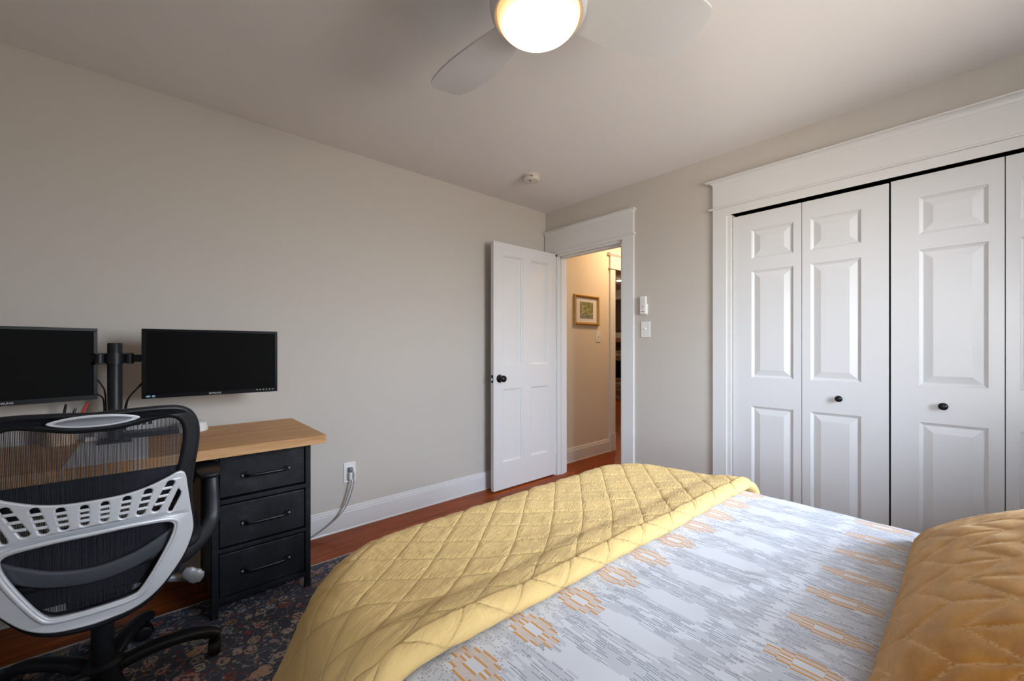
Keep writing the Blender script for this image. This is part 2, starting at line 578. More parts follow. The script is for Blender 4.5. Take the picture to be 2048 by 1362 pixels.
def stone_mat():
    m, g, p = mat('stacked ledge stone', rough=0.85)
    v, x, y, z = g.coords()
    row = g.floor(g.add(g.div(z, 0.075), g.mul(g.sub(g.noise(v, 5, 2), 0.5), 0.8)))
    t = g.add(g.div(y, 0.24), g.mul(g.white(g.xyz(row, 0.0, 0.0)), 6))
    st = g.white(g.xyz(row, g.floor(t), 1.0))
    col = g.ramp(st, [(0.0, (0.20, 0.11, 0.07)), (0.35, (0.34, 0.22, 0.14)), (0.65, (0.44, 0.33, 0.24)), (0.9, (0.28, 0.22, 0.18))], 'CONSTANT')
    fz = g.fract(g.add(g.div(z, 0.075), g.mul(g.sub(g.noise(v, 5, 2), 0.5), 0.8)))
    gap = g.mx(g.lt(fz, 0.14), g.lt(g.fract(t), 0.06))
    col = g.mix(gap, col, (0.02, 0.012, 0.008))
    col = g.mix(g.mul(g.noise(v, 30, 4), 0.5), col, (0.16, 0.09, 0.05))
    g.put(p.inputs['Base Color'], col)
    g.put(p.inputs['Normal'], g.bump(g.sub(g.noise(v, 20, 4), gap), 0.8, 0.02))
    return m


M['stone'] = stone_mat()


def picture_mat():
    m, g, p = mat('loosely painted tree lined scene', rough=0.6)
    v, x, y, z = g.coords()
    n = g.noise(v, 22, 5, 0.7, 0.8)
    col = g.ramp(n, [(0.30, (0.05, 0.06, 0.025)), (0.45, (0.17, 0.20, 0.08)), (0.56, (0.34, 0.33, 0.16)), (0.70, (0.55, 0.52, 0.40))])
    low = g.ramp(g.noise(g.mapv(v, (1, 1, 2.5)), 30, 4, 0.7), [(0.30, (0.07, 0.07, 0.08)), (0.5, (0.20, 0.24, 0.20)), (0.7, (0.42, 0.32, 0.26))])
    col = g.mix(g.rng(g.add(z, g.mul(n, 0.04)), 0.14, 0.12), col, low)
    g.put(p.inputs['Base Color'], col)
    return m


M['picture'] = picture_mat()


# ------------------------------------------------------------------ mesh helpers
def bx(bm, x0, x1, y0, y1, z0, z1):
    vs_ = [bm.verts.new(c) for c in ((x0, y0, z0), (x1, y0, z0), (x1, y1, z0), (x0, y1, z0), (x0, y0, z1), (x1, y0, z1), (x1, y1, z1), (x0, y1, z1))]
    for f in ((0, 3, 2, 1), (4, 5, 6, 7), (0, 1, 5, 4), (1, 2, 6, 5), (2, 3, 7, 6), (3, 0, 4, 7)):
        bm.faces.new([vs_[i] for i in f])
    return vs_


def nb():
    return bmesh.new()


def boxes(*L):
    bm = nb()
    for b in L:
        bx(bm, *b)
    return bm


def prism(bm, prof, axis, a0, a1):
    """closed 2D profile extruded along an axis; prof pairs are the other two axes in order."""
    def P(u, v, a):
        return {'x': (a, u, v), 'y': (u, a, v), 'z': (u, v, a)}[axis]
    A = [bm.verts.new(P(u, v, a0)) for u, v in prof]
    B = [bm.verts.new(P(u, v, a1)) for u, v in prof]
    n = len(prof)
    for i in range(n):
        j = (i + 1) % n
        bm.faces.new((A[i], A[j], B[j], B[i]))
    bm.faces.new(A[::-1])
    bm.faces.new(B)


def tube(bm, pts, rad, n=12, up=(0, 0, 1), cap=True, sq=1.0):
    """sweep of an ellipse; rad: float, list of floats or list of (across, along-up) pairs. sq>1 = boxier."""
    pts = [Vector(p) for p in pts]
    k = len(pts)
    rr = rad if isinstance(rad, (list, tuple)) else [rad] * k
    rings = []
    for i, p in enumerate(pts):
        t = (pts[min(i + 1, k - 1)] - pts[max(i - 1, 0)]).normalized()
        u = Vector(up)
        if abs(t.dot(u)) > 0.95:
            u = Vector((0, 1, 0)) if abs(t.y) < 0.9 else Vector((1, 0, 0))
        s = t.cross(u).normalized()
        w = s.cross(t).normalized()
        a, b = rr[i] if isinstance(rr[i], (list, tuple)) else (rr[i], rr[i])
        ring = []
        for j in range(n):
            th = 2 * PI * j / n
            c, d = math.cos(th), math.sin(th)
            c = math.copysign(abs(c) ** (1 / sq), c)
            d = math.copysign(abs(d) ** (1 / sq), d)
            ring.append(bm.verts.new(p + s * a * c + w * b * d))
        rings.append(ring)
    for i in range(k - 1):
        for j in range(n):
            bm.faces.new((rings[i][j], rings[i][(j + 1) % n], rings[i + 1][(j + 1) % n], rings[i + 1][j]))
    if cap:
        bm.faces.new(rings[0][::-1])
        bm.faces.new(rings[-1])


def smooth_path(pts, n=8):
    """Catmull-Rom through the points (tuples of any length)."""
    P = [tuple(p) for p in pts]
    P = [P[0]] + P + [P[-1]]
    out = []
    for i in range(1, len(P) - 2):
        for k in range(n):
            t = k / n
            out.append(tuple(0.5 * ((2 * b) + (-a + c) * t + (2 * a - 5 * b + 4 * c - d) * t * t + (-a + 3 * b - 3 * c + d) * t ** 3)
                             for a, b, c, d in zip(P[i - 1], P[i], P[i + 1], P[i + 2])))
    out.append(P[-2])
    return out


def lathe(bm, prof, cx=0, cy=0, cz=0, n=32, axis='z'):
    """prof: (radius, height) pairs turned about an axis through (cx,cy,cz)."""
    rings = []
    for r, h in prof:
        ring = []
        for j in range(n):
            a = 2 * PI * j / n
            u, v = r * math.cos(a), r * math.sin(a)
            q = {'z': (u, v, h), 'x': (h, u, v), 'y': (v, h, u)}[axis]
            ring.append(bm.verts.new((cx + q[0], cy + q[1], cz + q[2])))
        rings.append(ring)
    for i in range(len(rings) - 1):
        for j in range(n):
            bm.faces.new((rings[i][j], rings[i][(j + 1) % n], rings[i + 1][(j + 1) % n], rings[i + 1][j]))
    bm.faces.new(rings[0][::-1])
    bm.faces.new(rings[-1])


PM = {}


def obj(name, bm, material, parent=None, world_space=True, smooth=False, bevel=0.0, seg=2, origin=None, sub=0):
    """link a bmesh as one object. Coordinates are world (moved into the parent's frame) unless world_space is off."""
    bmesh.ops.recalc_face_normals(bm, faces=bm.faces)
    me = bpy.data.meshes.new(name)
    bm.to_mesh(me)
    bm.free()
    return obj_me(name, me, material, parent, world_space, smooth, bevel, seg, origin, sub)


def obj_me(name, me, material, parent=None, world_space=True, smooth=False, bevel=0.0, seg=2, origin=None, sub=0):
    o = bpy.data.objects.new(name, me)
    C.objects.link(o)
    me.materials.clear()
    for m_ in (material if isinstance(material, list) else [material]):
        me.materials.append(m_)
    if parent is not None:
        if world_space:
            me.transform(PM[parent.name].inverted())
        o.parent = parent
        PM[o.name] = PM[parent.name]
    else:
        if origin is None and world_space and len(me.vertices):
            xs = [v.co.x for v in me.vertices]
            ys = [v.co.y for v in me.vertices]
            zs = [v.co.z for v in me.vertices]
            origin = ((min(xs) + max(xs)) / 2, (min(ys) + max(ys)) / 2, min(zs))
        origin = origin or (0, 0, 0)
        me.transform(Matrix.Translation(Vector(origin)).inverted())
        o.location = origin
        PM[o.name] = Matrix.Translation(Vector(origin))
    if smooth:
        me.polygons.foreach_set('use_smooth', [True] * len(me.polygons))
    if bevel:
        b = o.modifiers.new('bevel', 'BEVEL')
        b.width = bevel
        b.segments = seg
        b.limit_method = 'ANGLE'
        b.angle_limit = math.radians(40)
    if sub:
        s = o.modifiers.new('subdivision', 'SUBSURF')
        s.levels = s.render_levels = sub
    return o


def thing(name, label, cat, loc=(0, 0, 0), rotz=0.0, group=None):
    o = bpy.data.objects.new(name, None)
    C.objects.link(o)
    o.location = loc
    o.rotation_euler = (0, 0, rotz)
    o.empty_display_size = 0.05
    PM[o.name] = Matrix.Translation(Vector(loc)) @ Matrix.Rotation(rotz, 4, 'Z')
    return tag(o, label, cat, group)


def tag(o, label, cat, group=None, kind=None):
    o['label'] = label
    o['category'] = cat
    if group:
        o['group'] = group
    if kind:
        o['kind'] = kind
    return o


def struct(name, bm, m, label=None, cat=None, **kw):
    o = obj(name, bm, m, origin=kw.pop('origin', (0, 0, 0)), **kw)
    o['kind'] = 'structure'
    if label:
        o['label'] = label
        o['category'] = cat
    return o


def autosmooth(o, deg=35):
    me = o.data
    me.polygons.foreach_set('use_smooth', [True] * len(me.polygons))
    try:
        me.set_sharp_from_angle(angle=math.radians(deg))
    except Exception:
        pass


def outline_mesh(name, outer, holes, thick, bevel=0.0, cap_only=False):
    """flat plate (x,z) with holes, thickness along y, rounded rim; returned as a mesh in the xz plane."""
    cu = bpy.data.curves.new(name, 'CURVE')
    cu.dimensions = '2D'
    cu.fill_mode = 'BOTH'
    for loop in [outer] + holes:
        s = cu.splines.new('POLY')
        s.points.add(len(loop) - 1)
        for i, (u, v) in enumerate(loop):
            s.points[i].co = (u, v, 0, 1)
        s.use_cyclic_u = True
    cu.extrude = max(thick / 2 - bevel, 0.0001)
    cu.bevel_depth = bevel
    cu.bevel_resolution = 2
    cu.offset = -bevel
    o = bpy.data.objects.new(name + '_tmp', cu)
    C.objects.link(o)
    dg = bpy.context.evaluated_depsgraph_get()
    me = bpy.data.meshes.new_from_object(o.evaluated_get(dg))
    bpy.data.objects.remove(o)
    bpy.data.curves.remove(cu)
    me.transform(Matrix.Rotation(PI / 2, 4, 'X'))           # (x,y,z)->(x,-z,y)
    return me


def text_mesh(body, size, depth=0.0006):
    cu = bpy.data.curves.new('lettering', 'FONT')
    cu.body = body
    cu.size = size
    cu.extrude = depth
    cu.align_x = 'CENTER'
    o = bpy.data.objects.new('lettering_tmp', cu)
    C.objects.link(o)
    dg = bpy.context.evaluated_depsgraph_get()
    me = bpy.data.meshes.new_from_object(o.evaluated_get(dg))
    bpy.data.objects.remove(o)
    me.transform(Matrix.Rotation(PI / 2, 4, 'X'))
    return me


# ------------------------------------------------------------------ the room
XD = 9.5                                         # far extent of the living room
struct('floor', boxes((XB - 0.15, 2.9, YB - 0.15, YW + 0.02, -0.12, 0.0), (2.9, XD, 0.9, 8.0, -0.12, 0.0)), M['floor'],
       'red brown hardwood strip floor running through the bedroom and hall', 'floor')
struct('ceiling', boxes((XB - 0.15, XW + 0.12, YB - 0.15, YW + 0.15, HC, HC + 0.12)), M['ceiling'],
       'flat pale painted ceiling above the bed', 'ceiling')
struct('wall_left', boxes((XB - 0.15, 2.93, YW, YW + 0.12, 0, HC)), M['wall'], 'plain greige wall behind the desk and monitors', 'wall')
# right wall: room door opening and closet opening
DO0, DO1, DZ = 1.85, 2.565, 2.025
CO0, CO1, CZ = -0.465, 1.038, 2.025
T = 0.12
struct('wall_right', boxes((XW, XW + T, DO1, YW, 0, HC), (XW, XW + T, DO0, DO1, DZ, HC), (XW, XW + T, CO1, DO0, 0, HC),
                           (XW, XW + T, CO0, CO1, CZ, HC), (XW, XW + T, YB, CO0, 0, HC)), M['wall'],
       'greige wall holding the doorway and the white closet', 'wall')
bm = nb()
xs = [XB - 0.15] + [c for w in sorted(WINS) for c in (w[0], w[1])] + [XW + T]
for i in range(0, len(xs), 2):
    bx(bm, xs[i], xs[i + 1], YB - 0.12, YB, 0, HC)
for w in WINS:
    bx(bm, w[0], w[1], YB - 0.12, YB, 0, w[2])
    bx(bm, w[0], w[1], YB - 0.12, YB, w[3], HC)
struct('wall_back', bm, M['wall'])
struct('wall_side', boxes((XB - 0.12, XB, YB, SWIN[0], 0, HC), (XB - 0.12, XB, SWIN[1], YW, 0, HC), (XB - 0.12, XB, SWIN[0], SWIN[1], 0, SWIN[2]), (XB - 0.12, XB, SWIN[0], SWIN[1], SWIN[3], HC)), M['wall'])
# closet interior
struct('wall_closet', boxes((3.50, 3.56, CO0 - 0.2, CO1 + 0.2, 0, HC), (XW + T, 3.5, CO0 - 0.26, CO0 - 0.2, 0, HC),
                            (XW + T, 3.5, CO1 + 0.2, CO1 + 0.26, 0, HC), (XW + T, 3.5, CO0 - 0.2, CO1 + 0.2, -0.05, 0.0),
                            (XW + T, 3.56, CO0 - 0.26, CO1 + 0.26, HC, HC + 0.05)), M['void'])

# windows (behind the camera, they light the room)
WL = [(x0, x1, z0, z1, (0, 0)) for x0, x1, z0, z1 in WINS] + [(SWIN[0], SWIN[1], SWIN[2], SWIN[3], 1)]
for i, (a0, a1, z0, z1, side) in enumerate(WL):
    am, hw = (a0 + a1) / 2, (a1 - a0) / 2
    w = bpy.data.objects.new('window_%d' % (i + 1), None)
    C.objects.link(w)
    if side == 1:
        w.location, ang = (XB, am, z0), -PI / 2
    else:
        w.location, ang = (am, YB, z0), 0.0
    w.rotation_euler = (0, 0, ang)
    w['kind'] = 'structure'
    w['label'] = 'white sash window behind the camera, ' + ('above the head of the bed', 'in the side wall')[i]
    w['category'] = 'window'
    PM[w.name] = Matrix.Identity(4)
    H_, m_ = z1 - z0, (z1 - z0) / 2
    # local frame: x along the wall, y into the room, z up
    kw = dict(world_space=False)
    y0 = -0.085
    obj('window_frame', boxes((-hw, -hw + .03, -.12, 0, 0, H_), (hw - .03, hw, -.12, 0, 0, H_), (-hw, hw, -.12, 0, H_ - .03, H_), (-hw, hw, -.12, 0, 0, .03)), M['trim'], w, **kw)
    obj('window_sash', boxes((-hw + .03, -hw + .07, y0, y0 + .035, .03, H_ - .03), (hw - .07, hw - .03, y0, y0 + .035, .03, H_ - .03),
                             (-hw + .03, hw - .03, y0, y0 + .035, .03, .08), (-hw + .03, hw - .03, y0, y0 + .035, H_ - .07, H_ - .03),
                             (-hw + .03, hw - .03, y0, y0 + .035, m_ - .02, m_ + .02)), M['trim'], w, **kw)
    obj('window_pane', boxes((-hw + .07, hw - .07, y0 + .015, y0 + .019, .08, H_ - .07)), M['glass'], w, **kw)
    obj('window_casing', boxes((-hw - .09, -hw, 0, .02, -.02, H_), (hw, hw + .09, 0, .02, -.02, H_), (-hw - .1, hw + .1, 0, .024, H_, H_ + .15),
                               (-hw - .12, hw + .12, 0, .05, -.03, 0)), M['trim'], w, **kw)

# baseboards
BB = [(0, 0), (0.019, 0), (0.019, 0.004), (0.016, 0.012), (0.016, 0.112), (0.013, 0.116), (0.013, 0.126), (0.009, 0.131), (0.009, 0.140), (0.004, 0.145), (0, 0.145)]


def baseboard(name, wall, p, a0, a1, sgn, label):
    """wall 'x': runs along x on plane y=p; wall 'y': runs along y on plane x=p; sgn = towards room."""
    bm_ = nb()
    prism(bm_, [(p + sgn * u, v) for u, v in BB], wall, a0, a1)
    return struct(name, bm_, M['trim'], label, 'baseboard')


baseboard('baseboard_left', 'x', YW, XB, XW, -1, 'tall white baseboard running behind the desk to the door')
baseboard('baseboard_right', 'y', XW, 1.151, 1.747, -1, 'short white baseboard between doorway and closet')
baseboard('baseboard_side', 'y', XB, YB, YW, 1, 'white baseboard on the wall behind the camera')
baseboard('baseboard_back', 'x', YB, XB, XW, 1, 'white baseboard on the window wall')


def casing(name, y0, y1, zt, wl, wr, head_top, bead_z, left_end, right_end, label, ext_l=0.025, ext_r=0.025, headover_l=0.0):
    """door casing on the right wall; y0<y1 opening edges; left side is the larger y."""
    bm_ = nb()
    d = 0.019
    bx(bm_, XW - d, XW, y0 - wr, y0, 0, bead_z)                           # near leg
    bx(bm_, XW - d, XW, y1, y1 + wl, 0, bead_z)                           # far leg
    bx(bm_, XW - d, XW, y0, y1, zt, bead_z)
    bx(bm_, XW - d - .002, XW, y0 - wr, y1 + wl, bead_z + .013, head_top - .035)
    # bead
    prism(bm_, [(XW, bead_z), (XW - .024, bead_z), (XW - .030, bead_z + .003), (XW - .031, bead_z + .0065), (XW - .030, bead_z + .010), (XW - .024, bead_z + .013), (XW, bead_z + .013)],
          'y', y0 - wr - right_end * 0.6, y1 + wl + left_end * 0.6)
    # cap: cove widening upwards
    N = 8
    secs = []
    for k in range(N + 1):
        t = k / N
        out = d + .004 + ext_r * (1 - math.cos(t * PI / 2))
        secs.append((out, head_top - .035 + .028 * math.sin(t * PI / 2), (1 - math.cos(t * PI / 2))))
    secs.append((d + .006 + ext_r, head_top - .006, 1.0))
    secs.append((d + .006 + ext_r, head_top, 1.0))
    prev = None
    for out, z, f in secs:
        ring = [bm_.verts.new(c) for c in ((XW, y0 - wr - right_end * f, z), (XW - out, y0 - wr - right_end * f, z),
                                          (XW - out, y1 + wl + left_end * f, z), (XW, y1 + wl + left_end * f, z))]
        if prev:
            for j in range(4):
                bm_.faces.new((prev[j], prev[(j + 1) % 4], ring[(j + 1) % 4], ring[j]))
        else:
            bm_.faces.new(ring[::-1])
        prev = ring
    bm_.faces.new(prev)
    return struct(name, bm_, M['trim'], label, 'door casing')


casing('trim_1', DO0, DO1, DZ, 0.118, 0.103, 2.245, 2.045, 0.012, 0.02, 'white craftsman casing with flat header round the hall doorway', ext_r=0.02)
casing('trim_2', CO0 - 0.028, CO1 + 0.028, CZ, 0.085, 0.085, 2.262, 2.075, 0.04, 0.04, 'wide white casing with tall flat header round the closet')
# closet jamb returns and room door jamb
struct('trim_3', boxes((XW - .012, XW + T, CO1 + .003, CO1 + .028, 0, CZ), (XW - .012, XW + T, CO0 - .028, CO0 - .003, 0, CZ), (XW - .012, XW + T, CO0 - .028, CO1 + .028, CZ, CZ + .02)),
       M['trim'], 'white inner jamb of the closet opening', 'door jamb')
struct('trim_4', boxes((XW - .001, XW + T + .012, DO1 - .018, DO1, 0, DZ), (XW - .001, XW + T + .012, DO0, DO0 + .018, 0, DZ), (XW - .001, XW + T + .012, DO0, DO1, DZ - .018, DZ),
                       (XW + .045, XW + .08, DO1 - .030, DO1 - .018, 0, DZ), (XW + .045, XW + .08, DO0 + .018, DO0 + .030, 0, DZ), (XW + .045, XW + .08, DO0 + .018, DO1 - .018, DZ - .03, DZ - .018),
                       (XW + T, XW + T + .018, DO1 - .004, DO1 + .10, 0, DZ + .02), (XW + T, XW + T + .018, DO0 - .10, DO0 + .004, 0, DZ + .02)),
       M['trim'], 'white jamb and stop of the hall doorway', 'door jamb')


# ------------------------------------------------------------------ panelled doors
def panel_face(w, z0, z1, panels, prof, yface=0.0, back=0.035):
    """door leaf in local x (0..w), front at y=yface facing -y. panels: (x0,x1,z0,z1). prof: (inset, depth) list."""
    bm_ = nb()
    xs_ = sorted({0, w} | {p[0] for p in panels} | {p[1] for p in panels})
    zs_ = sorted({z0, z1} | {p[2] for p in panels} | {p[3] for p in panels})

    def inside(x, z):
        return any(p[0] < x < p[1] and p[2] < z < p[3] for p in panels)
    for i in range(len(xs_) - 1):
        for j in range(len(zs_) - 1):
            if inside((xs_[i] + xs_[i + 1]) / 2, (zs_[j] + zs_[j + 1]) / 2):
                continue
            q = [(xs_[i], zs_[j]), (xs_[i + 1], zs_[j]), (xs_[i + 1], zs_[j + 1]), (xs_[i], zs_[j + 1])]
            bm_.faces.new([bm_.verts.new((a, yface, b)) for a, b in q])
    for (a0, a1, b0, b1) in panels:
        prev = None
        for ins, dep in prof:
            ring = [bm_.verts.new((x, yface + dep, z)) for x, z in ((a0 + ins, b0 + ins), (a1 - ins, b0 + ins), (a1 - ins, b1 - ins), (a0 + ins, b1 - ins))]
            if prev:
                for k in range(4):
                    bm_.faces.new((prev[k], prev[(k + 1) % 4], ring[(k + 1) % 4], ring[k]))
            prev = ring
        bm_.faces.new(prev)
    # sides and back
    A = [bm_.verts.new(c) for c in ((0, yface, z0), (w, yface, z0), (w, yface, z1), (0, yface, z1))]
    B = [bm_.verts.new(c) for c in ((0, yface + back, z0), (w, yface + back, z0), (w, yface + back, z1), (0, yface + back, z1))]
    for k in range(4):
        bm_.faces.new((A[k], A[(k + 1) % 4], B[(k + 1) % 4], B[k]))
    bm_.faces.new(B)
    bmesh.ops.remove_doubles(bm_, verts=bm_.verts, dist=1e-5)
    return bm_


RAISED = [(0, 0), (0.003, 0.004), (0.007, 0.0055), (0.011, 0.009), (0.014, 0.010), (0.017, 0.0095), (0.048, 0.0015), (0.050, 0.0015)]
LW = 0.3735
ys_ = [1.035, 1.035 - LW, 0.283, 0.283 - LW]
leaf_labels = ['white panelled closet leaf farthest left, next to the casing, without a knob', 'white closet leaf second from the left, black knob, left of the dark gap',
               'white closet leaf with black knob just right of the dark gap', 'white closet leaf at the right picture edge, without a knob']
for i, yl in enumerate(ys_):
    d_ = thing('door_%d' % (i + 1), leaf_labels[i], 'closet door', (XW + 0.008, yl, 0), -PI / 2)
    d_['kind'] = 'structure'
    ins_l = 0.108 if i % 2 == 0 else 0.040
    if i == 2:
        ins_l = 0.102
    if i == 3:
        ins_l = 0.040
    pw = 0.222
    P_ = [(ins_l, ins_l + pw, 1.725, 1.905), (ins_l, ins_l + pw, 0.985, 1.648), (ins_l, ins_l + pw, 0.20, 0.806)]
    zt = 2.008 if i in (0, 1) else 2.012
    b_ = panel_face(LW - 0.003, 0.012, zt, P_, RAISED, 0.0, 0.03)
    obj('door_leaf', b_, M['door'], d_, world_space=False)
    if i in (1, 2):
        kb = nb()
        lathe(kb, [(0.006, 0.0), (0.006, -0.012), (0.010, -0.014), (0.0165, -0.018), (0.0175, -0.022), (0.014, -0.027), (0.006, -0.0295), (0.001, -0.030)], axis='y', n=24,
              cx=(0.171 if i == 1 else 0.184), cz=0.892)
        o = obj('door_knob', kb, M['blackmetal'], d_, world_space=False, smooth=True)
        o['label'] = 'small round black knob'
    if i in (1, 3):
        pass

# ------------------------------------------------------------------ room door (open, against the left wall)
rd = thing('door_5', 'white four-panel bedroom door standing open beside the left wall', 'door', (2.078, 2.562, 0), 0.0)
rd['kind'] = 'structure'
FLATP = [(0, 0), (0.004, 0.0035), (0.010, 0.005), (0.014, 0.009), (0.020, 0.0095), (0.045, 0.006), (0.047, 0.006)]
FLATP = [(0, 0), (0.002, 0.004), (0.009, 0.006), (0.013, 0.0125), (0.016, 0.013)]
pn = [(0.095, 0.315, 1.025, 1.93), (0.418, 0.636, 1.025, 1.93), (0.108, 0.318, 0.23, 0.832), (0.422, 0.640, 0.23, 0.832)]
pn = [(0.098, 0.316, 1.025, 1.93), (0.420, 0.638, 1.025, 1.93), (0.098, 0.316, 0.23, 0.832), (0.420, 0.638, 0.23, 0.832)]
obj('door_leaf', panel_face(0.735, 0.012, 2.030, pn, FLATP, 0.0, 0.035), M['door'], rd, world_space=False)
kb = nb()
lathe(kb, [(0.033, 0.0), (0.033, -0.004), (0.030, -0.008), (0.013, -0.012), (0.011, -0.028), (0.013, -0.034), (0.024, -0.040), (0.0275, -0.050), (0.026, -0.060), (0.018, -0.066), (0.006, -0.068)], axis='y', n=32, cx=0.062, cz=0.92)
o = obj('door_knob', kb, M['blackmetal'], rd, world_space=False, smooth=True)
o['label'] = 'round black knob on a round rose'
kb = nb()
lathe(kb, [(0.033, 0.035), (0.033, 0.039), (0.013, 0.047), (0.011, 0.06), (0.0275, 0.083), (0.018, 0.099), (0.006, 0.10)], axis='y', n=24, cx=0.062, cz=0.92)
obj('door_knob', kb, M['blackmetal'], rd, world_space=False, smooth=True)
obj('latch_plate', boxes((-0.0015, 0.001, 0.005, 0.030, 0.888, 0.950)), M['blackmetal'], rd, world_space=False)
kb = nb()
prism(kb, [(0.010, 0.905), (0.024, 0.905), (0.024, 0.925), (0.010, 0.925)], 'x', -0.010, 0.0)
obj('latch_bolt', kb, M['silver'], rd, world_space=False, bevel=0.003)
hb = nb()
for z in (0.25, 1.02, 1.80):
    lathe(hb, [(0.006, z - 0.045), (0.006, z + 0.045)], cx=0.738, cy=0.003, n=12)
obj('hinge', hb, M['trim'], rd, world_space=False)

# ------------------------------------------------------------------ hall and the room beyond it
HY = 2.75
struct('wall_hall', boxes((XW + T, 4.01, HY, HY + 0.12, 0, 2.6), (4.01, 4.9, HY, HY + 0.12, 2.065, 2.6), (4.9, 6.2, HY, HY + .12, 0, 2.6),
                          (XW + T, 6.2, 0.9, 1.02, 0, 2.6), (6.2, 6.32, 0.9, HY + .12, 0, 2.6)), M['hallwall'], 'cream hall wall with a small framed picture', 'wall')
struct('ceiling_hall', boxes((XW + T, 6.32, 0.9, HY + .12, 2.5, 2.62)), M['ceiling'])
baseboard('baseboard_hall', 'x', HY, XW + T, 3.905, -1, 'white baseboard along the hall wall')
bm = nb()
bx(bm, 3.911, 4.008, HY - .02, HY, 0.20, 2.068)
bx(bm, 3.905, 4.010, HY - .026, HY, 0, 0.20)
bx(bm, 4.9, 4.99, HY - .02, HY, 0, 2.068)
bx(bm, 3.911, 4.99, HY - .02, HY, 2.078, 2.215)
bx(bm, 3.897, 5.0, HY - .03, HY, 2.064, 2.080)
prism(bm, [(HY, 2.212), (HY - .024, 2.212), (HY - .042, 2.232), (HY - .042, 2.245), (HY, 2.245)], 'x', 3.873, 5.02)
bx(bm, 4.008, 4.022, HY - .002, HY + .13, 0, 2.065)
struct('trim_5', bm, M['trim'], 'white casing of the opening at the end of the hall wall', 'door casing')
# living room
LX = 8.3
struct('wall_living', boxes((LX, LX + .12, HY + .12, 8.0, 0, 2.55), (2.94, LX, 8.0, 8.1, 0, 2.55), (2.9, 3.0, HY + .12, 8.0, 0, 2.55), (6.2, LX, HY, HY + .12, 0, 2.55)), M['livingwall'],
       'dim living room wall seen through the hall', 'wall')
struct('ceiling_living', boxes((2.9, LX + .12, HY + .12, 8.1, 2.52, 2.6)), M['ceiling'])
bm = nb()
prism(bm, [(LX, 2.52), (LX - .11, 2.52), (LX - .10, 2.49), (LX - .03, 2.38), (LX - .025, 2.32), (LX, 2.31)], 'y', HY + .12, 8.0)
struct('trim_6', bm, M['trim'], 'pale crown moulding above the fireplace', 'crown moulding')
fp = thing('fireplace', 'stacked stone fireplace with timber mantel seen through the hall opening', 'fireplace', (LX - .15, 5.6, 0))
obj('stone_surround', boxes((LX - .10, LX, 4.6, 4.9, 0, 1.30), (LX - .10, LX, 4.9, 6.4, .88, 1.30), (LX - .10, LX, 6.4, 6.7, 0, 1.30), (LX - .10, LX, 4.9, 6.4, 0, .47)), M['stone'], fp)
obj('firebox', boxes((LX - .09, LX - .02, 4.9, 6.4, .47, .88)), M['bezel'], fp)
obj('mantel_shelf', boxes((LX - .26, LX, 4.5, 6.8, 1.30, 1.40)), M['mantel'], fp, bevel=0.006)
obj('hearth', boxes((LX - .55, LX - .101, 4.7, 6.6, 0.0, .05)), M['mantel'], fp)
tv = thing('television', 'dark panel hanging above the fireplace mantel', 'television', (LX - .05, 5.6, 1.56))
obj('television_screen', boxes((LX - .055, LX - .001, 4.7, 6.5, 1.57, 2.30)), M['curtain'], tv, bevel=0.01)
tl = thing('recessed_light', 'small glowing recessed spot in the far living room ceiling', 'ceiling light', (7.05, 4.72, 2.5))
bm = nb()
lathe(bm, [(0.04, 0.012), (0.075, 0.012), (0.085, 0.02)], cx=7.05, cy=4.72, cz=2.5, n=24)
obj('light_trim', bm, M['white_plastic'], tl)
M['spot'], _, _ = emis('lit bulb', (1.0, 0.78, 0.52), 2200)
bm = nb()
lathe(bm, [(0.030, 0.006), (0.030, 0.0115)], cx=7.05, cy=4.72, cz=2.5, n=20)
obj('light_lens', bm, M['spot'], tl)


def point(name, loc, power, color, r=0.05):
    l = bpy.data.lights.new(name, 'POINT')
    l.energy = power
    l.color = color
    l.shadow_soft_size = r
    o_ = bpy.data.objects.new(name, l)
    C.objects.link(o_)
    o_.location = loc
    return o_


# hall ceiling lamp, out of frame, lights the cream wall from above
hl = thing('hall_lamp', 'frosted round flush lamp on the hall ceiling, hidden by the door header', 'ceiling light', (4.0, 2.2, 2.5))
bm = nb()
lathe(bm, [(0.15, 0.0), (0.15, -0.02), (0.13, -0.03)], cx=4.0, cy=2.2, cz=2.5, n=32)
obj('lamp_base', bm, M['white_plastic'], hl)
M['halllamp'], _, _ = emis('warm frosted glass', (1.0, 0.66, 0.36), 105)
bm = nb()
lathe(bm, [(0.125, -0.031), (0.12, -0.06), (0.08, -0.085), (0.02, -0.095)], cx=4.0, cy=2.2, cz=2.5, n=32)
obj('lamp_shade', bm, M['halllamp'], hl, smooth=True)

# picture in the hall
pf = thing('framed_picture', 'small watercolour in a gilt frame with white mat hung in the hall', 'picture', (3.4985, HY, 1.41))
x0, x1, z0, z1, f = 3.291, 3.706, 1.410, 1.728, 0.030
bm = nb()
for prof in ([(0, 0), (0, -.016), (.010, -.026), (.018, -.024), (.024, -.014), (.030, -.012), (.030, 0)],):
    rings = []
    for ins, dep in prof:
        rings.append([bm.verts.new((x, HY + dep, z)) for x, z in ((x0 + ins, z0 + ins), (x1 - ins, z0 + ins), (x1 - ins, z1 - ins), (x0 + ins, z1 - ins))])
    for a, b in zip(rings, rings[1:] + rings[:1]):
        for k in range(4):
            bm.faces.new((a[k], a[(k + 1) % 4], b[(k + 1) % 4], b[k]))
obj('picture_frame', bm, M['gold'], pf)
obj('mat_board', boxes((x0 + .028, x1 - .028, HY - .006, HY - .002, z0 + .028, z1 - .028)), M['paper'], pf)
obj('artwork', boxes((x0 + .098, x1 - .098, HY - .008, HY - .0065, z0 + .072, z1 - .072)), M['picture'], pf)


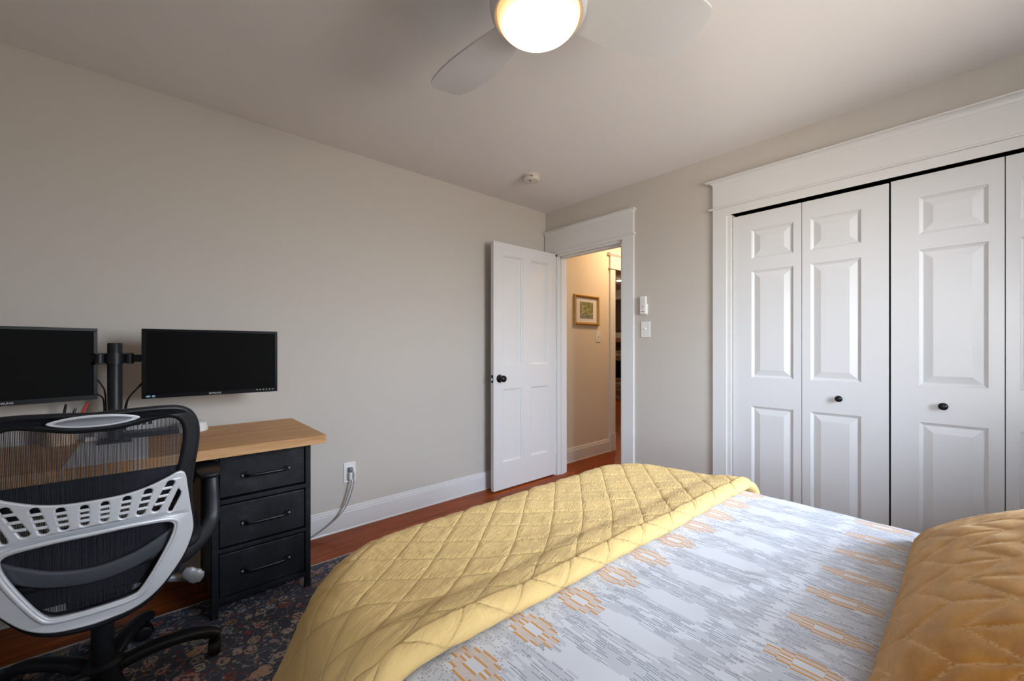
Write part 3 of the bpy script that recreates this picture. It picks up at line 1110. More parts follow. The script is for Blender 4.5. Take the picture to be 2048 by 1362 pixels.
def wall_plate(name, label, u0, u1, z0, z1, plane, axis, sgn, group=None):
    """switch plate; axis 'y': on the right wall (plane x), axis 'x': on a wall with plane y; sgn: side it faces."""
    t = thing(name, label, 'light switch', ((plane, (u0 + u1) / 2, z0) if axis == 'y' else ((u0 + u1) / 2, plane, z0)), group=group)
    um, zm = (u0 + u1) / 2, (z0 + z1) / 2

    def B(a0, a1, d0, d1, c0, c1):
        p0, p1 = sorted((plane + sgn * d0, plane + sgn * d1))
        return (p0, p1, a0, a1, c0, c1) if axis == 'y' else (a0, a1, p0, p1, c0, c1)
    obj('switch_plate', boxes(B(u0, u1, 0, .006, z0, z1)), M['white_plastic'], t, bevel=0.003)
    obj('toggle', boxes(B(um - .006, um + .006, .005, .0075, zm - .013, zm + .013), B(um - .004, um + .004, .007, .018, zm - .001, zm + .009)), M['white_plastic'], t, bevel=0.001)
    return t


wall_plate('light_switch', 'white toggle switch plate beside the bedroom doorway, under the remote', 1.612, 1.690, 1.249, 1.368, XW, 'y', -1)
wall_plate('light_switch', 'small white switch plate on the cream hall wall below the picture', 3.665, 3.745, 1.232, 1.348, HY, 'x', -1)

rm = thing('fan_remote', 'white fan remote in its wall cradle above the switch', 'remote control', (XW, 1.66, 1.42))
obj('cradle', boxes((XW - .014, XW, 1.633, 1.690, 1.420, 1.50)), M['white_plastic'], rm, bevel=0.003)
obj('remote_body', boxes((XW - .026, XW - .005, 1.637, 1.686, 1.426, 1.558)), M['white_plastic'], rm, bevel=0.004)
bm = nb()
for r_ in range(4):
    for c_ in range(3):
        lathe(bm, [(0.0035, 0), (0.0035, -.0012), (0.0020, -.0018)], cx=XW - .026, cy=1.649 + c_ * .0125, cz=1.540 - r_ * .013, axis='x', n=12)
lathe(bm, [(0.014, 0), (0.014, -.001), (0.012, -.0016), (0.010, -.001)], cx=XW - .026, cy=1.6615, cz=1.478, axis='x', n=24)
obj('remote_buttons', bm, M['aged_plastic'], rm)
obj('printed_mark', boxes((XW - .0266, XW - .0255, 1.646, 1.676, 1.440, 1.443), (XW - .0266, XW - .0255, 1.656, 1.668, 1.443, 1.447)), M['grey_mark'], rm)

# smoke detector
sd = thing('smoke_detector', 'round aged white smoke detector on the ceiling near the corner', 'smoke detector', (2.128, 2.180, HC))
bm = nb()
lathe(bm, [(0.066, 0.0), (0.066, -.007), (0.060, -.008)], cx=2.128, cy=2.180, cz=HC, n=40)
obj('mounting_plate', bm, M['aged_plastic'], sd)
bm = nb()
lathe(bm, [(0.061, -.0081), (0.063, -.010), (0.063, -.016), (0.059, -.017), (0.059, -.020), (0.062, -.021), (0.062, -.027), (0.060, -.030), (0.053, -.037), (0.030, -.039), (0.005, -.039)], cx=2.128, cy=2.180, cz=HC, n=40)
obj('detector_cover', bm, M['aged_plastic'], sd, smooth=False)
bm = nb()
lathe(bm, [(0.010, -.0385), (0.010, -.0415), (0.006, -.042)], cx=2.108, cy=2.172, cz=HC, n=16)
obj('test_button', bm, M['grey_mark'], sd)
obj('vent_slot', boxes((2.074, 2.096, 2.128, 2.134, HC - .026, HC - .020)), M['grey_mark'], sd)

# ------------------------------------------------------------------ ceiling fan
fan = thing('ceiling_fan', 'white three-blade ceiling fan with a lit frosted dome', 'ceiling fan', (FAN[0], FAN[1], HC))
fx, fy = FAN
bm = nb()
lathe(bm, [(0.085, HC), (0.087, 2.40), (0.10, 2.37), (0.130, 2.33), (0.150, 2.29), (0.152, 2.262), (0.149, 2.245), (0.03, 2.24)], cx=fx, cy=fy, n=64)
obj('motor_housing', bm, M['fan_white'], fan, smooth=True)
bm = nb()
lathe(bm, [(0.10, 2.2399), (0.150, 2.239), (0.151, 2.225), (0.147, 2.205), (0.140, 2.192), (0.136, 2.190), (0.132, 2.192), (0.131, 2.20), (0.10, 2.201)], cx=fx, cy=fy, n=64)
obj('light_ring', bm, M['fan_white'], fan, smooth=True)
# frosted dome; inner bulb's glow and dimmer orange rim painted into the emission
gm = bpy.data.materials.new('lit frosted glass')
gm.use_nodes = True
gg = G(gm.node_tree)
gp = gm.node_tree.nodes['Principled BSDF']
gp.inputs['Base Color'].default_value = (0.9, 0.8, 0.62, 1)
gp.inputs['Roughness'].default_value = 0.3
v_, x_, y_, z_ = gg.coords()
rad_ = gg.m('SQRT', gg.add(gg.mul(x_, x_), gg.mul(y_, y_)))
hot = gg.rng(rad_, 0.127, 0.100)
gg.put(gp.inputs['Emission Color'], gg.mix(hot, (1.0, 0.45, 0.14), (1.0, 0.80, 0.52)))
gg.put(gp.inputs['Emission Strength'], gg.rng(rad_, 0.129, 0.080, 0.8, 5.0))
bm = nb()
prof = []
for k in range(15):
    a = (PI / 2) * k / 14
    prof.append((0.128 * math.cos(a) + 0.0005, 2.199 - 0.072 * math.sin(a)))
lathe(bm, prof, cx=fx, cy=fy, n=64)
obj('glass_dome', bm, gm, fan, smooth=True)
OUT = [(.10, .050), (.14, .060), (.24, .083), (.36, .100), (.45, .098), (.51, .084), (.540, .050), (.552, .0), (.556, -.055), (.545, -.082), (.50, -.104), (.42, -.120), (.32, -.118), (.22, -.094), (.14, -.062), (.10, -.05)]
for k, ang in enumerate((89.5, -30.5, 209.5)):
    a = math.radians(ang)
    ph = math.radians(13)
    loop = smooth_path(OUT + [OUT[0]], 5)[:-1]
    bm = nb()
    top, bot = [], []
    for r_, l_ in loop:
        cr = -0.006 * (l_ / 0.12) ** 2
        zz = -l_ * math.sin(ph) + cr
        ll = l_ * math.cos(ph)
        X = fx + r_ * math.cos(a) - ll * math.sin(a)
        Y = fy + r_ * math.sin(a) + ll * math.cos(a)
        top.append(bm.verts.new((X, Y, 2.226 + zz + .004)))
        bot.append(bm.verts.new((X, Y, 2.226 + zz - .004)))
    n = len(loop)
    for i in range(n):
        j = (i + 1) % n
        bm.faces.new((top[i], top[j], bot[j], bot[i]))
    # strip fill between mirrored points so the skin follows the camber
    for side in (top, bot):
        for i in range(n // 2 - 0):
            j0, j1 = i, i + 1
            k0, k1 = (n - i) % n, n - i - 1
            if j1 >= k1:
                break
            vs4 = [side[j0], side[j1], side[k1], side[k0]] if k0 != j0 else [side[j0], side[j1], side[k1]]
            try:
                bm.faces.new(vs4)
            except Exception:
                pass
    o = obj('fan_blade', bm, M['fan_white'], fan)
    autosmooth(o, 50)

# ------------------------------------------------------------------ rug
rug = thing('area_rug', 'dark blue faded oriental rug with rust and cream flowers', 'rug', (0.6, 1.0, 0))
RX0, RX1, RY0, RY1 = -0.85, 2.05, -0.55, 2.335
o = obj('rug_field', boxes((RX0, RX1, RY0, RY1, 0.0005, 0.010)), M['rug'], rug, bevel=0.002)
o.location = (0, 0, 0)
obj('rug_binding', boxes((RX0 - .008, RX1 + .008, RY1, RY1 + .010, 0.0005, 0.011), (RX0 - .008, RX1 + .008, RY0 - .010, RY0, 0.0005, 0.011),
                         (RX0 - .008, RX0, RY0, RY1, 0.0005, 0.011), (RX1, RX1 + .008, RY0, RY1, 0.0005, 0.011)), M['binding'], rug, bevel=0.002)

# ------------------------------------------------------------------ bed
ZT = 0.62
BX0, BX1, BY0, BY1 = 0.28, 1.775, -0.86, 1.15
bed = thing('bed', 'queen bed hidden under the quilt and comforter', 'bed', ((BX0 + BX1) / 2, 0.15, 0.01))


def round_rect(x0, x1, y0, y1, r):
    pts_ = []
    for cx_, cy_, a0_ in ((x1 - r, y1 - r, 0), (x0 + r, y1 - r, 90)):
        pts_ += [(cx_ + r * math.cos(math.radians(a0_ + 9 * k_)), cy_ + r * math.sin(math.radians(a0_ + 9 * k_))) for k_ in range(11)]
    return pts_ + [(x0, y0), (x1, y0)]


bm = nb()
prism(bm, round_rect(BX0 + .03, BX1 - .03, BY0, BY1 - .06, .25), 'z', 0.33, ZT - .05)
obj('mattress', bm, M['mattress'], bed, bevel=0.03, seg=4)
bm = nb()
prism(bm, round_rect(BX0 + .05, BX1 - .05, BY0, BY1 - .08, .25), 'z', 0.20, 0.33)
obj('bed_frame', bm, M['darkwood'], bed, bevel=0.01)
for lx in (BX0 + .10, BX1 - .16):
    for ly in (BY0 + .04, BY1 - .20):
        obj('bed_leg', boxes((lx, lx + .06, ly, ly + .06, 0.0101, 0.20)), M['darkwood'], bed)
obj('headboard', boxes((BX0 - .02, BX1 + .02, YB + .025, BY0 - .002, 0.0101, 1.15)), M['darkwood'], bed, bevel=0.015)


def drape(px, py, x0, x1, y1, R, r, flare, z0, off, y0=None):
    """sheet coordinate -> position on a rounded-box bed top with vertical drapes. returns point, normal."""
    cx = min(max(px, x0 + R), x1 - R)
    cy = min(py, y1 - R)
    dx, dy = px - cx, py - cy
    e = math.hypot(dx, dy)
    if e < 1e-9:
        return Vector((px, py, z0 + off)), Vector((0, 0, 1))
    n = Vector((dx / e, dy / e, 0))
    flat = R - r
    if e <= flat:
        return Vector((px, py, z0 + off)), Vector((0, 0, 1))
    a = (e - flat) / r
    amax = PI / 2 - flare
    if a <= amax:
        h = flat + r * math.sin(a)
        z = z0 - r * (1 - math.cos(a))
        nn = n * math.sin(a) + Vector((0, 0, math.cos(a)))
    else:
        q = e - flat - r * amax
        h = flat + r * math.sin(amax) + q * math.sin(flare)
        z = z0 - r * (1 - math.cos(amax)) - q * math.cos(flare)
        nn = n * math.cos(flare) + Vector((0, 0, math.sin(flare)))
    pos = Vector((cx, cy, 0)) + n * h
    pos.z = z
    return pos + nn * off, nn


def grid_obj(name, nu, nv, fn, material, parent=None, attr=None, thick=0.0):
    verts, at = [], []
    for j in range(nv + 1):
        for i in range(nu + 1):
            r_ = fn(i / nu, j / nv)
            if attr:
                verts.append(r_[0])
                at.append(r_[1])
            else:
                verts.append(r_)
    faces = [(j * (nu + 1) + i, j * (nu + 1) + i + 1, (j + 1) * (nu + 1) + i + 1, (j + 1) * (nu + 1) + i) for j in range(nv) for i in range(nu)]
    me = bpy.data.meshes.new(name)
    me.from_pydata([tuple(v) for v in verts], [], faces)
    me.update()
    if attr:
        a_ = me.attributes.new(attr, 'FLOAT', 'POINT')
        a_.data.foreach_set('value', at)
    o_ = obj_me(name, me, material, parent, world_space=parent is not None, smooth=True, origin=(0, 0, 0))
    if thick:
        s_ = o_.modifiers.new('solidify', 'SOLIDIFY')
        s_.thickness = thick
        s_.offset = -1
    return o_


def nz(x, y, z=0.0):
    return noise.noise(Vector((x, y, z)))


# comforter
def comf(u, v):
    px = -0.16 + u * (2.20 + 0.16)
    py = BY0 + 0.01 + v * (1.50 - BY0)
    w = 0.006 * nz(px * 4, py * 3, 1) + 0.003 * nz(px * 11, py * 9, 2)
    # a few soft creases near the middle of the bed
    for (ax, ay, bx_, by_, s, hgt) in ((0.92, 0.40, 1.22, 0.26, 0.022, 0.008), (0.98, 0.27, 1.24, 0.41, 0.020, 0.006), (0.80, 0.22, 1.08, 0.30, 0.024, 0.006), (1.2, 0.45, 1.50, 0.36, 0.03, 0.007)):
        t = ((px - ax) * (bx_ - ax) + (py - ay) * (by_ - ay)) / ((bx_ - ax) ** 2 + (by_ - ay) ** 2)
        t = min(max(t, 0), 1)
        d = math.hypot(px - ax - t * (bx_ - ax), py - ay - t * (by_ - ay))
        w += 0.45 * hgt * math.exp(-(d / s) ** 2) * math.sin(PI * min(max(t, 0.02), 0.98))
    z = ZT
    p, n = drape(px, py, BX0 - .01, BX1 + .012, BY1 - .01, 0.29, 0.085, 0.06, z, w)
    if p.z < 0.05:
        p.z = 0.05
    if py > 0.62:                                       # lies flat under the quilt
        p -= n * (0.008 * min(1, (py - 0.62) / 0.05))
    return p


o = grid_obj('comforter', 240, 240, comf, M['comforter'])
tag(o, 'white comforter with grey dashes and orange medallions spread over the bed', 'comforter')

# quilt
SXQ, SYQ = 0.147, 0.127


def seam_h(px, py):
    a = (px - 0.318) / SXQ + (py - 0.713) / SYQ
    b = (px - 0.318) / SXQ - (py - 0.713) / SYQ
    wob = 0.018 * nz(px * 9, py * 9, 5)
    da = abs(a + wob - round(a + wob))
    db = abs(b - wob - round(b - wob))
    L = 1 / math.hypot(1 / SXQ, 1 / SYQ)
    d = min(da, db) * L
    return d


Y_FOLD = 0.578
TH = 0.016


def quilt_fn(u, v):
    px = -0.40 + u * 2.78
    # v: 0..0.12 is the rolled fold, the rest the cloth towards the foot and down the drape
    roll = 0.10
    bulge_px = min(max((px - 0.3) / 0.3, 0), 1)
    if v < roll:
        th = PI * (1 - v / roll)                       # pi = underneath, 0 = top
        py = Y_FOLD + 0.02
        arc = Y_FOLD - 0.10 * (1 - v / roll)
    else:
        th = 0
        t = (v - roll) / (1 - roll)
        py = Y_FOLD + 0.02 + t * (1.66 - Y_FOLD)
        arc = py
    d = seam_h(px, arc if th else py)
    puff = 0.0038 * (1 - math.exp(-(d / 0.008) ** 1.2))
    crinkle = 0.0016 * nz(px * 60, py * 25, 3) + 0.0030 * nz(px * 14, py * 10, 4)
    yy = py
    lift = 0.025 * math.exp(-((yy - Y_FOLD - .02) / 0.15) ** 2)            # double layer at the fold
    valley = -0.008 * math.exp(-((yy - 0.71 - 0.02 * nz(px * 4, 0, 9)) / 0.035) ** 2) * (0.6 + 0.8 * nz(px * 5, 2, 2))
    hump = 0.012 * max(0, nz(px * 3.5 + 4, yy * 5, 8))
    base = TH + lift + valley + hump + puff + crinkle
    # hanging folds on the sides
    fl = 0.42 if px < 1 else 0.12
    x1q = BX1 + 0.035
    p, n = drape(px, py, BX0 - .03, x1q, BY1 + .03, 0.30, 0.10, fl, ZT, 0.0)
    p2, n = drape(px, py, BX0 - .03, x1q, BY1 + .03, 0.30, 0.10, fl, ZT, base)
    if th:
        rr = (TH + lift + 0.004) / 2
        rr2 = rr + 0.5 * puff + 0.0030 * nz(px * 26, 0, 0) * math.sin(th)
        c = p + n * (rr + 0.001)
        yoff = -math.sin(th) * rr2 * 1.7
        p2 = c + n * (math.cos(th) * rr + (puff + crinkle + hump) * (1 + math.cos(th)) / 2 + valley * (1 + math.cos(th)) / 2) + Vector((0, yoff - 0.012 * (math.cos(th) < 0) * 0, 0))
    # wave of the fold edge
    wv = 0.007 * nz(px * 3.0, 1.7, 6) + 0.056 - 0.033 * (min(max(px, 0.3), 1.8) - 0.35)
    k = math.exp(-((py - Y_FOLD) / 0.16) ** 2)
    p2.y += wv * k
    if p2.z < 0.03:
        p2.z = 0.03
    SHEET.append((px, arc))
    return p2


SHEET = []
o = grid_obj('quilt', 620, 300, quilt_fn, M['quilt'])
for an, ai in (('sheet_u', 0), ('sheet_v', 1)):
    a_ = o.data.attributes.new(an, 'FLOAT', 'POINT')
    a_.data.foreach_set('value', [q_[ai] for q_ in SHEET])
tag(o, 'yellow diamond-stitched quilt folded across the foot of the bed', 'quilt')

# pillow
PLc = Vector((1.13, -0.192, -0.02))
tilt = math.radians(24)


def pillow_fn_side(sgn):
    def fn(u, v):
        a, b = u * 2 - 1, v * 2 - 1
        LX_, LY_ = 0.50, 0.335
        ea = (1 - abs(a) ** 4.0) ** 0.5 if abs(a) < 1 else 0
        eb = (1 - abs(b) ** 3.0) ** 0.5 if abs(b) < 1 else 0
        h = 0.105 * ea * eb
        # outline pulled in between corners
        x = a * LX_ * (1 - 0.05 * (1 - b * b) * (abs(a) ** 4)) 
        y = b * LY_ * (1 - 0.05 * (1 - a * a) * (abs(b) ** 4))
        # hexagon (herringbone) quilting lines
        U, V = x / 0.085, y / 0.075
        cell = abs(((U + 0.5 * (math.floor(V) % 2)) % 1) - 0.5)
        zig = V + 0.42 * (abs((U % 2) - 1) - 0.5) * 2
        d1 = abs(zig - round(zig)) * 0.075 * 0.75
        par = int(math.floor(zig)) % 2
        U2 = (U + par) % 2
        d2 = min(abs(U2), abs(U2 - 2)) * 0.085
        d = min(d1, d2)
        puff = 0.0022 * (1 - math.exp(-(d / 0.009) ** 1.4)) * min(1, 4 * h / 0.1)
        wr = 0.003 * nz(x * 7, y * 16, 3) + 0.0018 * nz(x * 16, y * 34, 7)
        st = math.exp(-(d / 0.0022) ** 2)
        z = sgn * (h + puff + wr * min(1, 4 * h / 0.1)) 
        ct, s_t = math.cos(tilt), math.sin(tilt)
        # rise towards the head (-y)
        P = Vector((x, y * ct + z * s_t, -y * s_t + z * ct))
        P = PLc + Vector((P.x, P.y, P.z + 0.775))
        lim = ZT + 0.010
        if P.z < lim:
            P.z = lim - 0.004 * (1 - math.exp(-(lim - P.z) / 0.02))
        return (P, st)
    return fn


vt, at, fc = [], [], []
NU, NV = 300, 220
for side in (1, -1):
    f_ = pillow_fn_side(side)
    base_i = len(vt)
    for j in range(NV + 1):
        for i in range(NU + 1):
            # denser near the rim
            q, s_ = f_(0.5 - 0.5 * math.cos(PI * i / NU), 0.5 - 0.5 * math.cos(PI * j / NV))
            vt.append(q)
            at.append(s_)
    for j in range(NV):
        for i in range(NU):
            a = base_i + j * (NU + 1) + i
            q = (a, a + 1, a + NU + 2, a + NU + 1)
            fc.append(q if side == 1 else q[::-1])
me = bpy.data.meshes.new('pillow')
me.from_pydata([tuple(v) for v in vt], [], fc)
me.update()
a_ = me.attributes.new('stitch', 'FLOAT', 'POINT')
a_.data.foreach_set('value', at)
bm = bmesh.new()
bm.from_mesh(me)
bmesh.ops.remove_doubles(bm, verts=bm.verts, dist=1e-5)
bm.to_mesh(me)
bm.free()
o = obj_me('throw_pillow', me, M['velvet'], None, world_space=True, smooth=True)
tag(o, 'large mustard velvet pillow with quilted stitching lying on the comforter', 'pillow')
PM_p = o

# ------------------------------------------------------------------ desk
DT = 0.756
desk = thing('desk', 'oak-topped desk with black steel drawer pedestal under the monitors', 'desk', (-0.06, 2.36, 0))
obj('desktop', boxes((-0.86, 0.638, 2.05, 2.672, DT - .040, DT)), M['oak'], desk, bevel=0.0025)
PX0, PX1, PY0, PY1 = 0.205, 0.592, 2.15, 2.62
obj('pedestal_case', boxes((PX0, PX0 + .004, PY0, PY1, .085, DT - .041), (PX1 - .004, PX1, PY0, PY1, .085, DT - .041), (PX0, PX1, PY1 - .004, PY1, .085, DT - .041),
                           (PX0, PX1, PY0 + .01, PY1, .085, .09)), M['iron'], desk)
fr = 0.024
rows = [(0.518, 0.712), (0.305, 0.489), (0.092, 0.279)]
bm = boxes((PX0, PX0 + fr, PY0 - .004, PY0 + fr, .0112, DT - .041), (PX1 - fr + .004, PX1 + .004, PY0 - .004, PY0 + fr, .0112, DT - .041),
           (PX0, PX0 + fr, PY1 - fr, PY1 + .004, .0005, DT - .041), (PX1 - fr + .004, PX1 + .004, PY1 - fr, PY1 + .004, .0005, DT - .041),
           (PX0, PX1, PY0 - .003, PY0 + fr, .494, .513), (PX0, PX1, PY0 - .003, PY0 + fr, .284, .300), (PX0, PX1, PY0 - .003, PY0 + fr, .066, .088),
           (PX0 - .001, PX0 + .010, PY0, PY1, .066, .088), (PX1 - .006, PX1 + .004, PY0, PY1, .066, .088), (PX0 - .001, PX0 + .010, PY0, PY1, DT - .062, DT - .041), (PX1 - .006, PX1 + .004, PY0, PY1, DT - .062, DT - .041))
obj('pedestal_frame', bm, M['iron'], desk, bevel=0.0015)
for zi, (za, zb) in enumerate(rows):
    dr = obj('drawer', boxes((PX0 + fr + .003, PX1 - fr + .001, PY0 + .001, PY0 + .40, za + .003, zb - .003)), M['iron'], desk, bevel=0.003)
    zc = (za + zb) / 2 - 0.004
    if zi == 0:
        zc = 0.604
    hx0, hx1 = 0.322, 0.494
    bm = nb()
    for hx in (hx0, hx1):
        bx(bm, hx - .012, hx + .012, PY0 - .002, PY0 + .001, zc - .014, zc + .014)
    pth = smooth_path([(hx0 + .004, PY0 - .001, zc), (hx0 + .012, PY0 - .014, zc), (hx0 + .03, PY0 - .024, zc), (hx1 - .03, PY0 - .024, zc), (hx1 - .012, PY0 - .014, zc), (hx1 - .004, PY0 - .001, zc)], 5)
    tube(bm, pth, [(0.0065, 0.004)] * len(pth), n=10, up=(0, 1, 0))
    h_ = obj('drawer_handle', bm, M['blackmetal'], dr)
    autosmooth(h_, 40)
    for hx in (hx0, hx1):
        bm = nb()
        lathe(bm, [(0.0055, 0.0), (0.0050, -.003), (0.0025, -.005), (0.0005, -.0055)], cx=hx - .007 if hx == hx0 else hx + .007, cy=PY0 - .002, cz=zc, axis='y', n=12)
        obj('handle_rivet', bm, M['silver2'], h_, smooth=True)
# wide shallow middle drawer under the top
ap = obj('drawer', boxes((-0.62, 0.115, 2.085, 2.45, 0.600, DT - .0405)), M['iron'], desk, bevel=0.003)
# left end: open steel leg frame
obj('leg_frame', boxes((-0.80, -0.776, 2.10, 2.124, .0112, DT - .041), (-0.80, -0.776, 2.60, 2.624, .0005, DT - .041), (-0.80, -0.776, 2.124, 2.60, .10, .124), (-0.80, PX0 - .001, 2.60, 2.624, .60, .624)), M['iron'], desk, bevel=0.0015)

# ------------------------------------------------------------------ monitors
def monitor(label, pl, pr, zc, mirror_text, group, badge=True, buttons=True):
    """pl, pr: (x,y) of the left and right edges of the front face."""
    pl, pr = Vector((pl[0], pl[1], 0)), Vector((pr[0], pr[1], 0))
    w = (pr - pl).length
    ang = math.atan2(pr.y - pl.y, pr.x - pl.x)
    t = thing('monitor', label, 'monitor', (pl.x, pl.y, zc), ang, group)
    h = 0.305
    b = 0.013
    L = lambda *B: boxes(*B)
    bb = nb()
    prev = None
    # bezel ring
    for (x0_, x1_, z0_, z1_) in ((0, w, -h / 2, -h / 2 + .020), (0, w, h / 2 - b, h / 2), (0, b, -h / 2 + .020, h / 2 - b), (w - b, w, -h / 2 + .020, h / 2 - b)):
        bx(bb, x0_, x1_, 0, .022, z0_, z1_)
    obj('bezel', bb, M['bezel'], t, world_space=False, bevel=0.0012)
    obj('screen', L((b, w - b, .0025, .006, -h / 2 + .020, h / 2 - b)), M['screen'], t, world_space=False)
    bb = nb()
    rings = []
    for (ins, y) in ((0.002, .022), (0.004, .032), (0.05, .045), (0.09, .052)):
        rings.append([bb.verts.new(c) for c in ((ins, y, -h / 2 + ins), (w - ins, y, -h / 2 + ins), (w - ins, y, h / 2 - ins), (ins, y, h / 2 - ins))])
    for a, b_ in zip(rings, rings[1:]):
        for k in range(4):
            bb.faces.new((a[k], a[(k + 1) % 4], b_[(k + 1) % 4], b_[k]))
    bb.faces.new(rings[-1])
    bb.faces.new(rings[0][::-1])
    obj('back_shell', bb, M['plastic_black'], t, world_space=False)
    tm = text_mesh('SAMSUNG', 0.0105)
    tm.transform(Matrix.Translation((w * 0.50, -0.0004, -h / 2 + 0.0055)))
    obj_me('brand_lettering', tm, M['print_white'], t, world_space=False)
    if buttons:
        bb = nb()
        for q in range(6):
            bx(bb, w - .092 + q * .0135, w - .0865 + q * .0135, -.0006, .001, -h / 2 + .012, -h / 2 + .0145)
        obj('button_mark', bb, M['print_white'], t, world_space=False)
        bb = nb()
        ring = [bb.verts.new((0.022 + 0.0085 * math.cos(2 * PI * k / 20), -.0008, -h / 2 + .0095 + 0.0042 * math.sin(2 * PI * k / 20) * (1 if abs(math.cos(2 * PI * k / 20)) < .95 else .3))) for k in range(20)]
        bb.faces.new(ring)
        bx(bb, .0345, .0445, -.0010, .0005, -h / 2 + .0055, -h / 2 + .0135)
        obj('eye_sticker', bb, M['print_blue'], t, world_space=False)
    return t


G_ = 'monitors on the desk arm'
monitor('black monitor on the right arm of the desk pole, wall behind it', (-0.018, 2.394), (0.500, 2.374), 1.0995, False, G_)
monitor('black monitor at the left picture edge, angled on the left arm', (-0.655, 2.383), (-0.160, 2.520), 1.0995, False, G_, buttons=False)

arm = thing('monitor_stand', 'black steel pole with two arms holding both monitors', 'monitor stand', (-0.105, 2.50, DT))
bm = nb()
lathe(bm, [(0.0245, DT + .012), (0.0245, 1.186), (0.0225, 1.190)], cx=-0.105, cy=2.50, n=32)
o = obj('pole', bm, M['plastic_black'], arm)
autosmooth(o)
obj('base_clamp', boxes((-.16, -.05, 2.45, 2.56, DT + .0005, DT + .012)), M['plastic_black'], arm, bevel=0.003)
bm = nb()
lathe(bm, [(0.031, 1.098), (0.031, 1.146)], cx=-0.105, cy=2.50, n=32)
bx(bm, -.165, -.045, 2.487, 2.515, 1.098, 1.104)
bx(bm, -.165, -.045, 2.487, 2.515, 1.140, 1.146)
o = obj('collar', bm, M['plastic_black'], arm)
autosmooth(o)
bm = nb()
tube(bm, [(-.065, 2.50, 1.122), (0.03, 2.495, 1.122), (0.12, 2.475, 1.122)], [(.010, .0165)] * 3, n=12, sq=3)
lathe(bm, [(0.016, 1.103), (0.016, 1.141)], cx=-.058, cy=2.50, n=16)
obj('arm', bm, M['plastic_black'], arm)
bm = nb()
tube(bm, [(-.145, 2.50, 1.122), (-.20, 2.535, 1.122), (-.33, 2.545, 1.122)], [(.010, .0165)] * 3, n=12, sq=3)
lathe(bm, [(0.016, 1.103), (0.016, 1.141)], cx=-.152, cy=2.50, n=16)
obj('arm', bm, M['plastic_black'], arm)
obj('mount_plate', boxes((0.19, 0.29, 2.437, 2.445, 1.07, 1.17), (0.10, 0.25, 2.445, 2.475, 1.105, 1.14)), M['plastic_black'], arm)
bm = boxes((-0.055, 0.055, -.004, .004, -.05, .05))
bm.transform(Matrix.Translation((-0.42, 2.52, 1.12)) @ Matrix.Rotation(math.atan2(.137, .495), 4, 'Z'))
bx(bm, -.42, -.32, 2.528, 2.556, 1.105, 1.14)
obj('mount_plate', bm, M['plastic_black'], arm)
# cables from the monitors down the pole
for pts in ([(-0.175, 2.545, 1.045), (-0.150, 2.53, 1.010), (-0.136, 2.522, 0.96), (-0.134, 2.52, 0.80)],
            [(-0.185, 2.55, 1.00), (-0.160, 2.54, 0.965), (-0.142, 2.535, 0.935), (-0.141, 2.53, 0.80)],
            [(-0.005, 2.46, 1.03), (-0.035, 2.48, 0.985), (-0.065, 2.50, 0.93), (-0.073, 2.52, 0.80)],
            [(-0.012, 2.47, 1.01), (-0.050, 2.49, 0.965), (-0.072, 2.51, 0.91), (-0.079, 2.53, 0.80)]):
    bm = nb()
    pp = smooth_path(pts, 8)
    tube(bm, pp, 0.0030, n=8)
    obj('cable', bm, M['plastic_black'], arm, smooth=True)

# ------------------------------------------------------------------ things on the desk
bm = boxes((-0.215, 0.003, 2.060, 2.545, DT + .0004, DT + .0022))
tag(obj('paper_sheet', bm, M['paper']), 'large white sheet of paper at the front of the desk, behind the chair mesh', 'paper')
kb_ = thing('keyboard', 'black keyboard lying on the desk behind the white sheet', 'keyboard', (0.0, 2.60, DT))
obj('keyboard_body', boxes((-0.10, 0.135, 2.548, 2.66, DT + .0005, DT + .018)), M['plastic_black'], kb_, bevel=0.004)
bm = nb()
for r_ in range(5):
    for c_ in range(14):
        bx(bm, -.095 + c_ * .0162, -.0812 + c_ * .0162, 2.556 + r_ * .020, 2.573 + r_ * .020, DT + .0181, DT + .023)
obj('key_field', bm, M['plastic_black'], kb_)
ps = thing('power_strip', 'white power strip with outlets at the back of the desk', 'power strip', (-0.03, 2.655, DT))
obj('strip_body', boxes((-0.095, 0.035, 2.664, 2.694, DT + .030, DT + .075)), M['white_plastic'], ps, bevel=0.004)
obj('strip_foot', boxes((-0.09, 0.03, 2.664, 2.671, DT + .0005, DT + .030)), M['white_plastic'], ps)
bm = nb()
for q in range(5):
    bx(bm, -.086 + q * .023, -.072 + q * .023, 2.6632, 2.665, DT + .042, DT + .062)
obj('outlet_slot', bm, M['plastic_black'], ps)
bm = nb()
lathe(bm, [(0.062, .0005), (0.064, .006), (0.058, .040), (0.046, .049), (0.01, .052)], cx=0.168, cy=2.585, cz=DT, n=40)
o = obj('wifi_puck', bm, M['white_plastic'])
autosmooth(o, 40)
tag(o, 'round white puck-shaped device on the desk beside the chair back', 'network device')
tag(obj('card_holder', boxes((-0.205, -0.125, 2.575, 2.60, DT + .0005, DT + .020), (-0.175, -0.120, 2.578, 2.60, DT + .020, DT + .034)), M['silver'], bevel=0.003),
    'small silver business card holder on the desk by the monitor pole', 'card holder')
pc = thing('pencil_cup', 'tan cup on the desk left of the monitor pole', 'pencil cup', (-0.275, 2.585, DT))
bm = nb()
lathe(bm, [(0.030, .0005), (0.046, .001), (0.050, .105), (0.046, .105), (0.042, .010)], cx=-0.275, cy=2.585, cz=DT, n=32)
o = obj('cup_body', bm, M['tan'], pc)
autosmooth(o)


def pen(name, label, a, b, m_, cat='pen'):
    bm_ = nb()
    A, B = Vector(a), Vector(b)
    tube(bm_, [A, A.lerp(B, .9), B], [0.0042, 0.0048, 0.0040], n=10)
    return tag(obj(name, bm_, m_), label, cat)


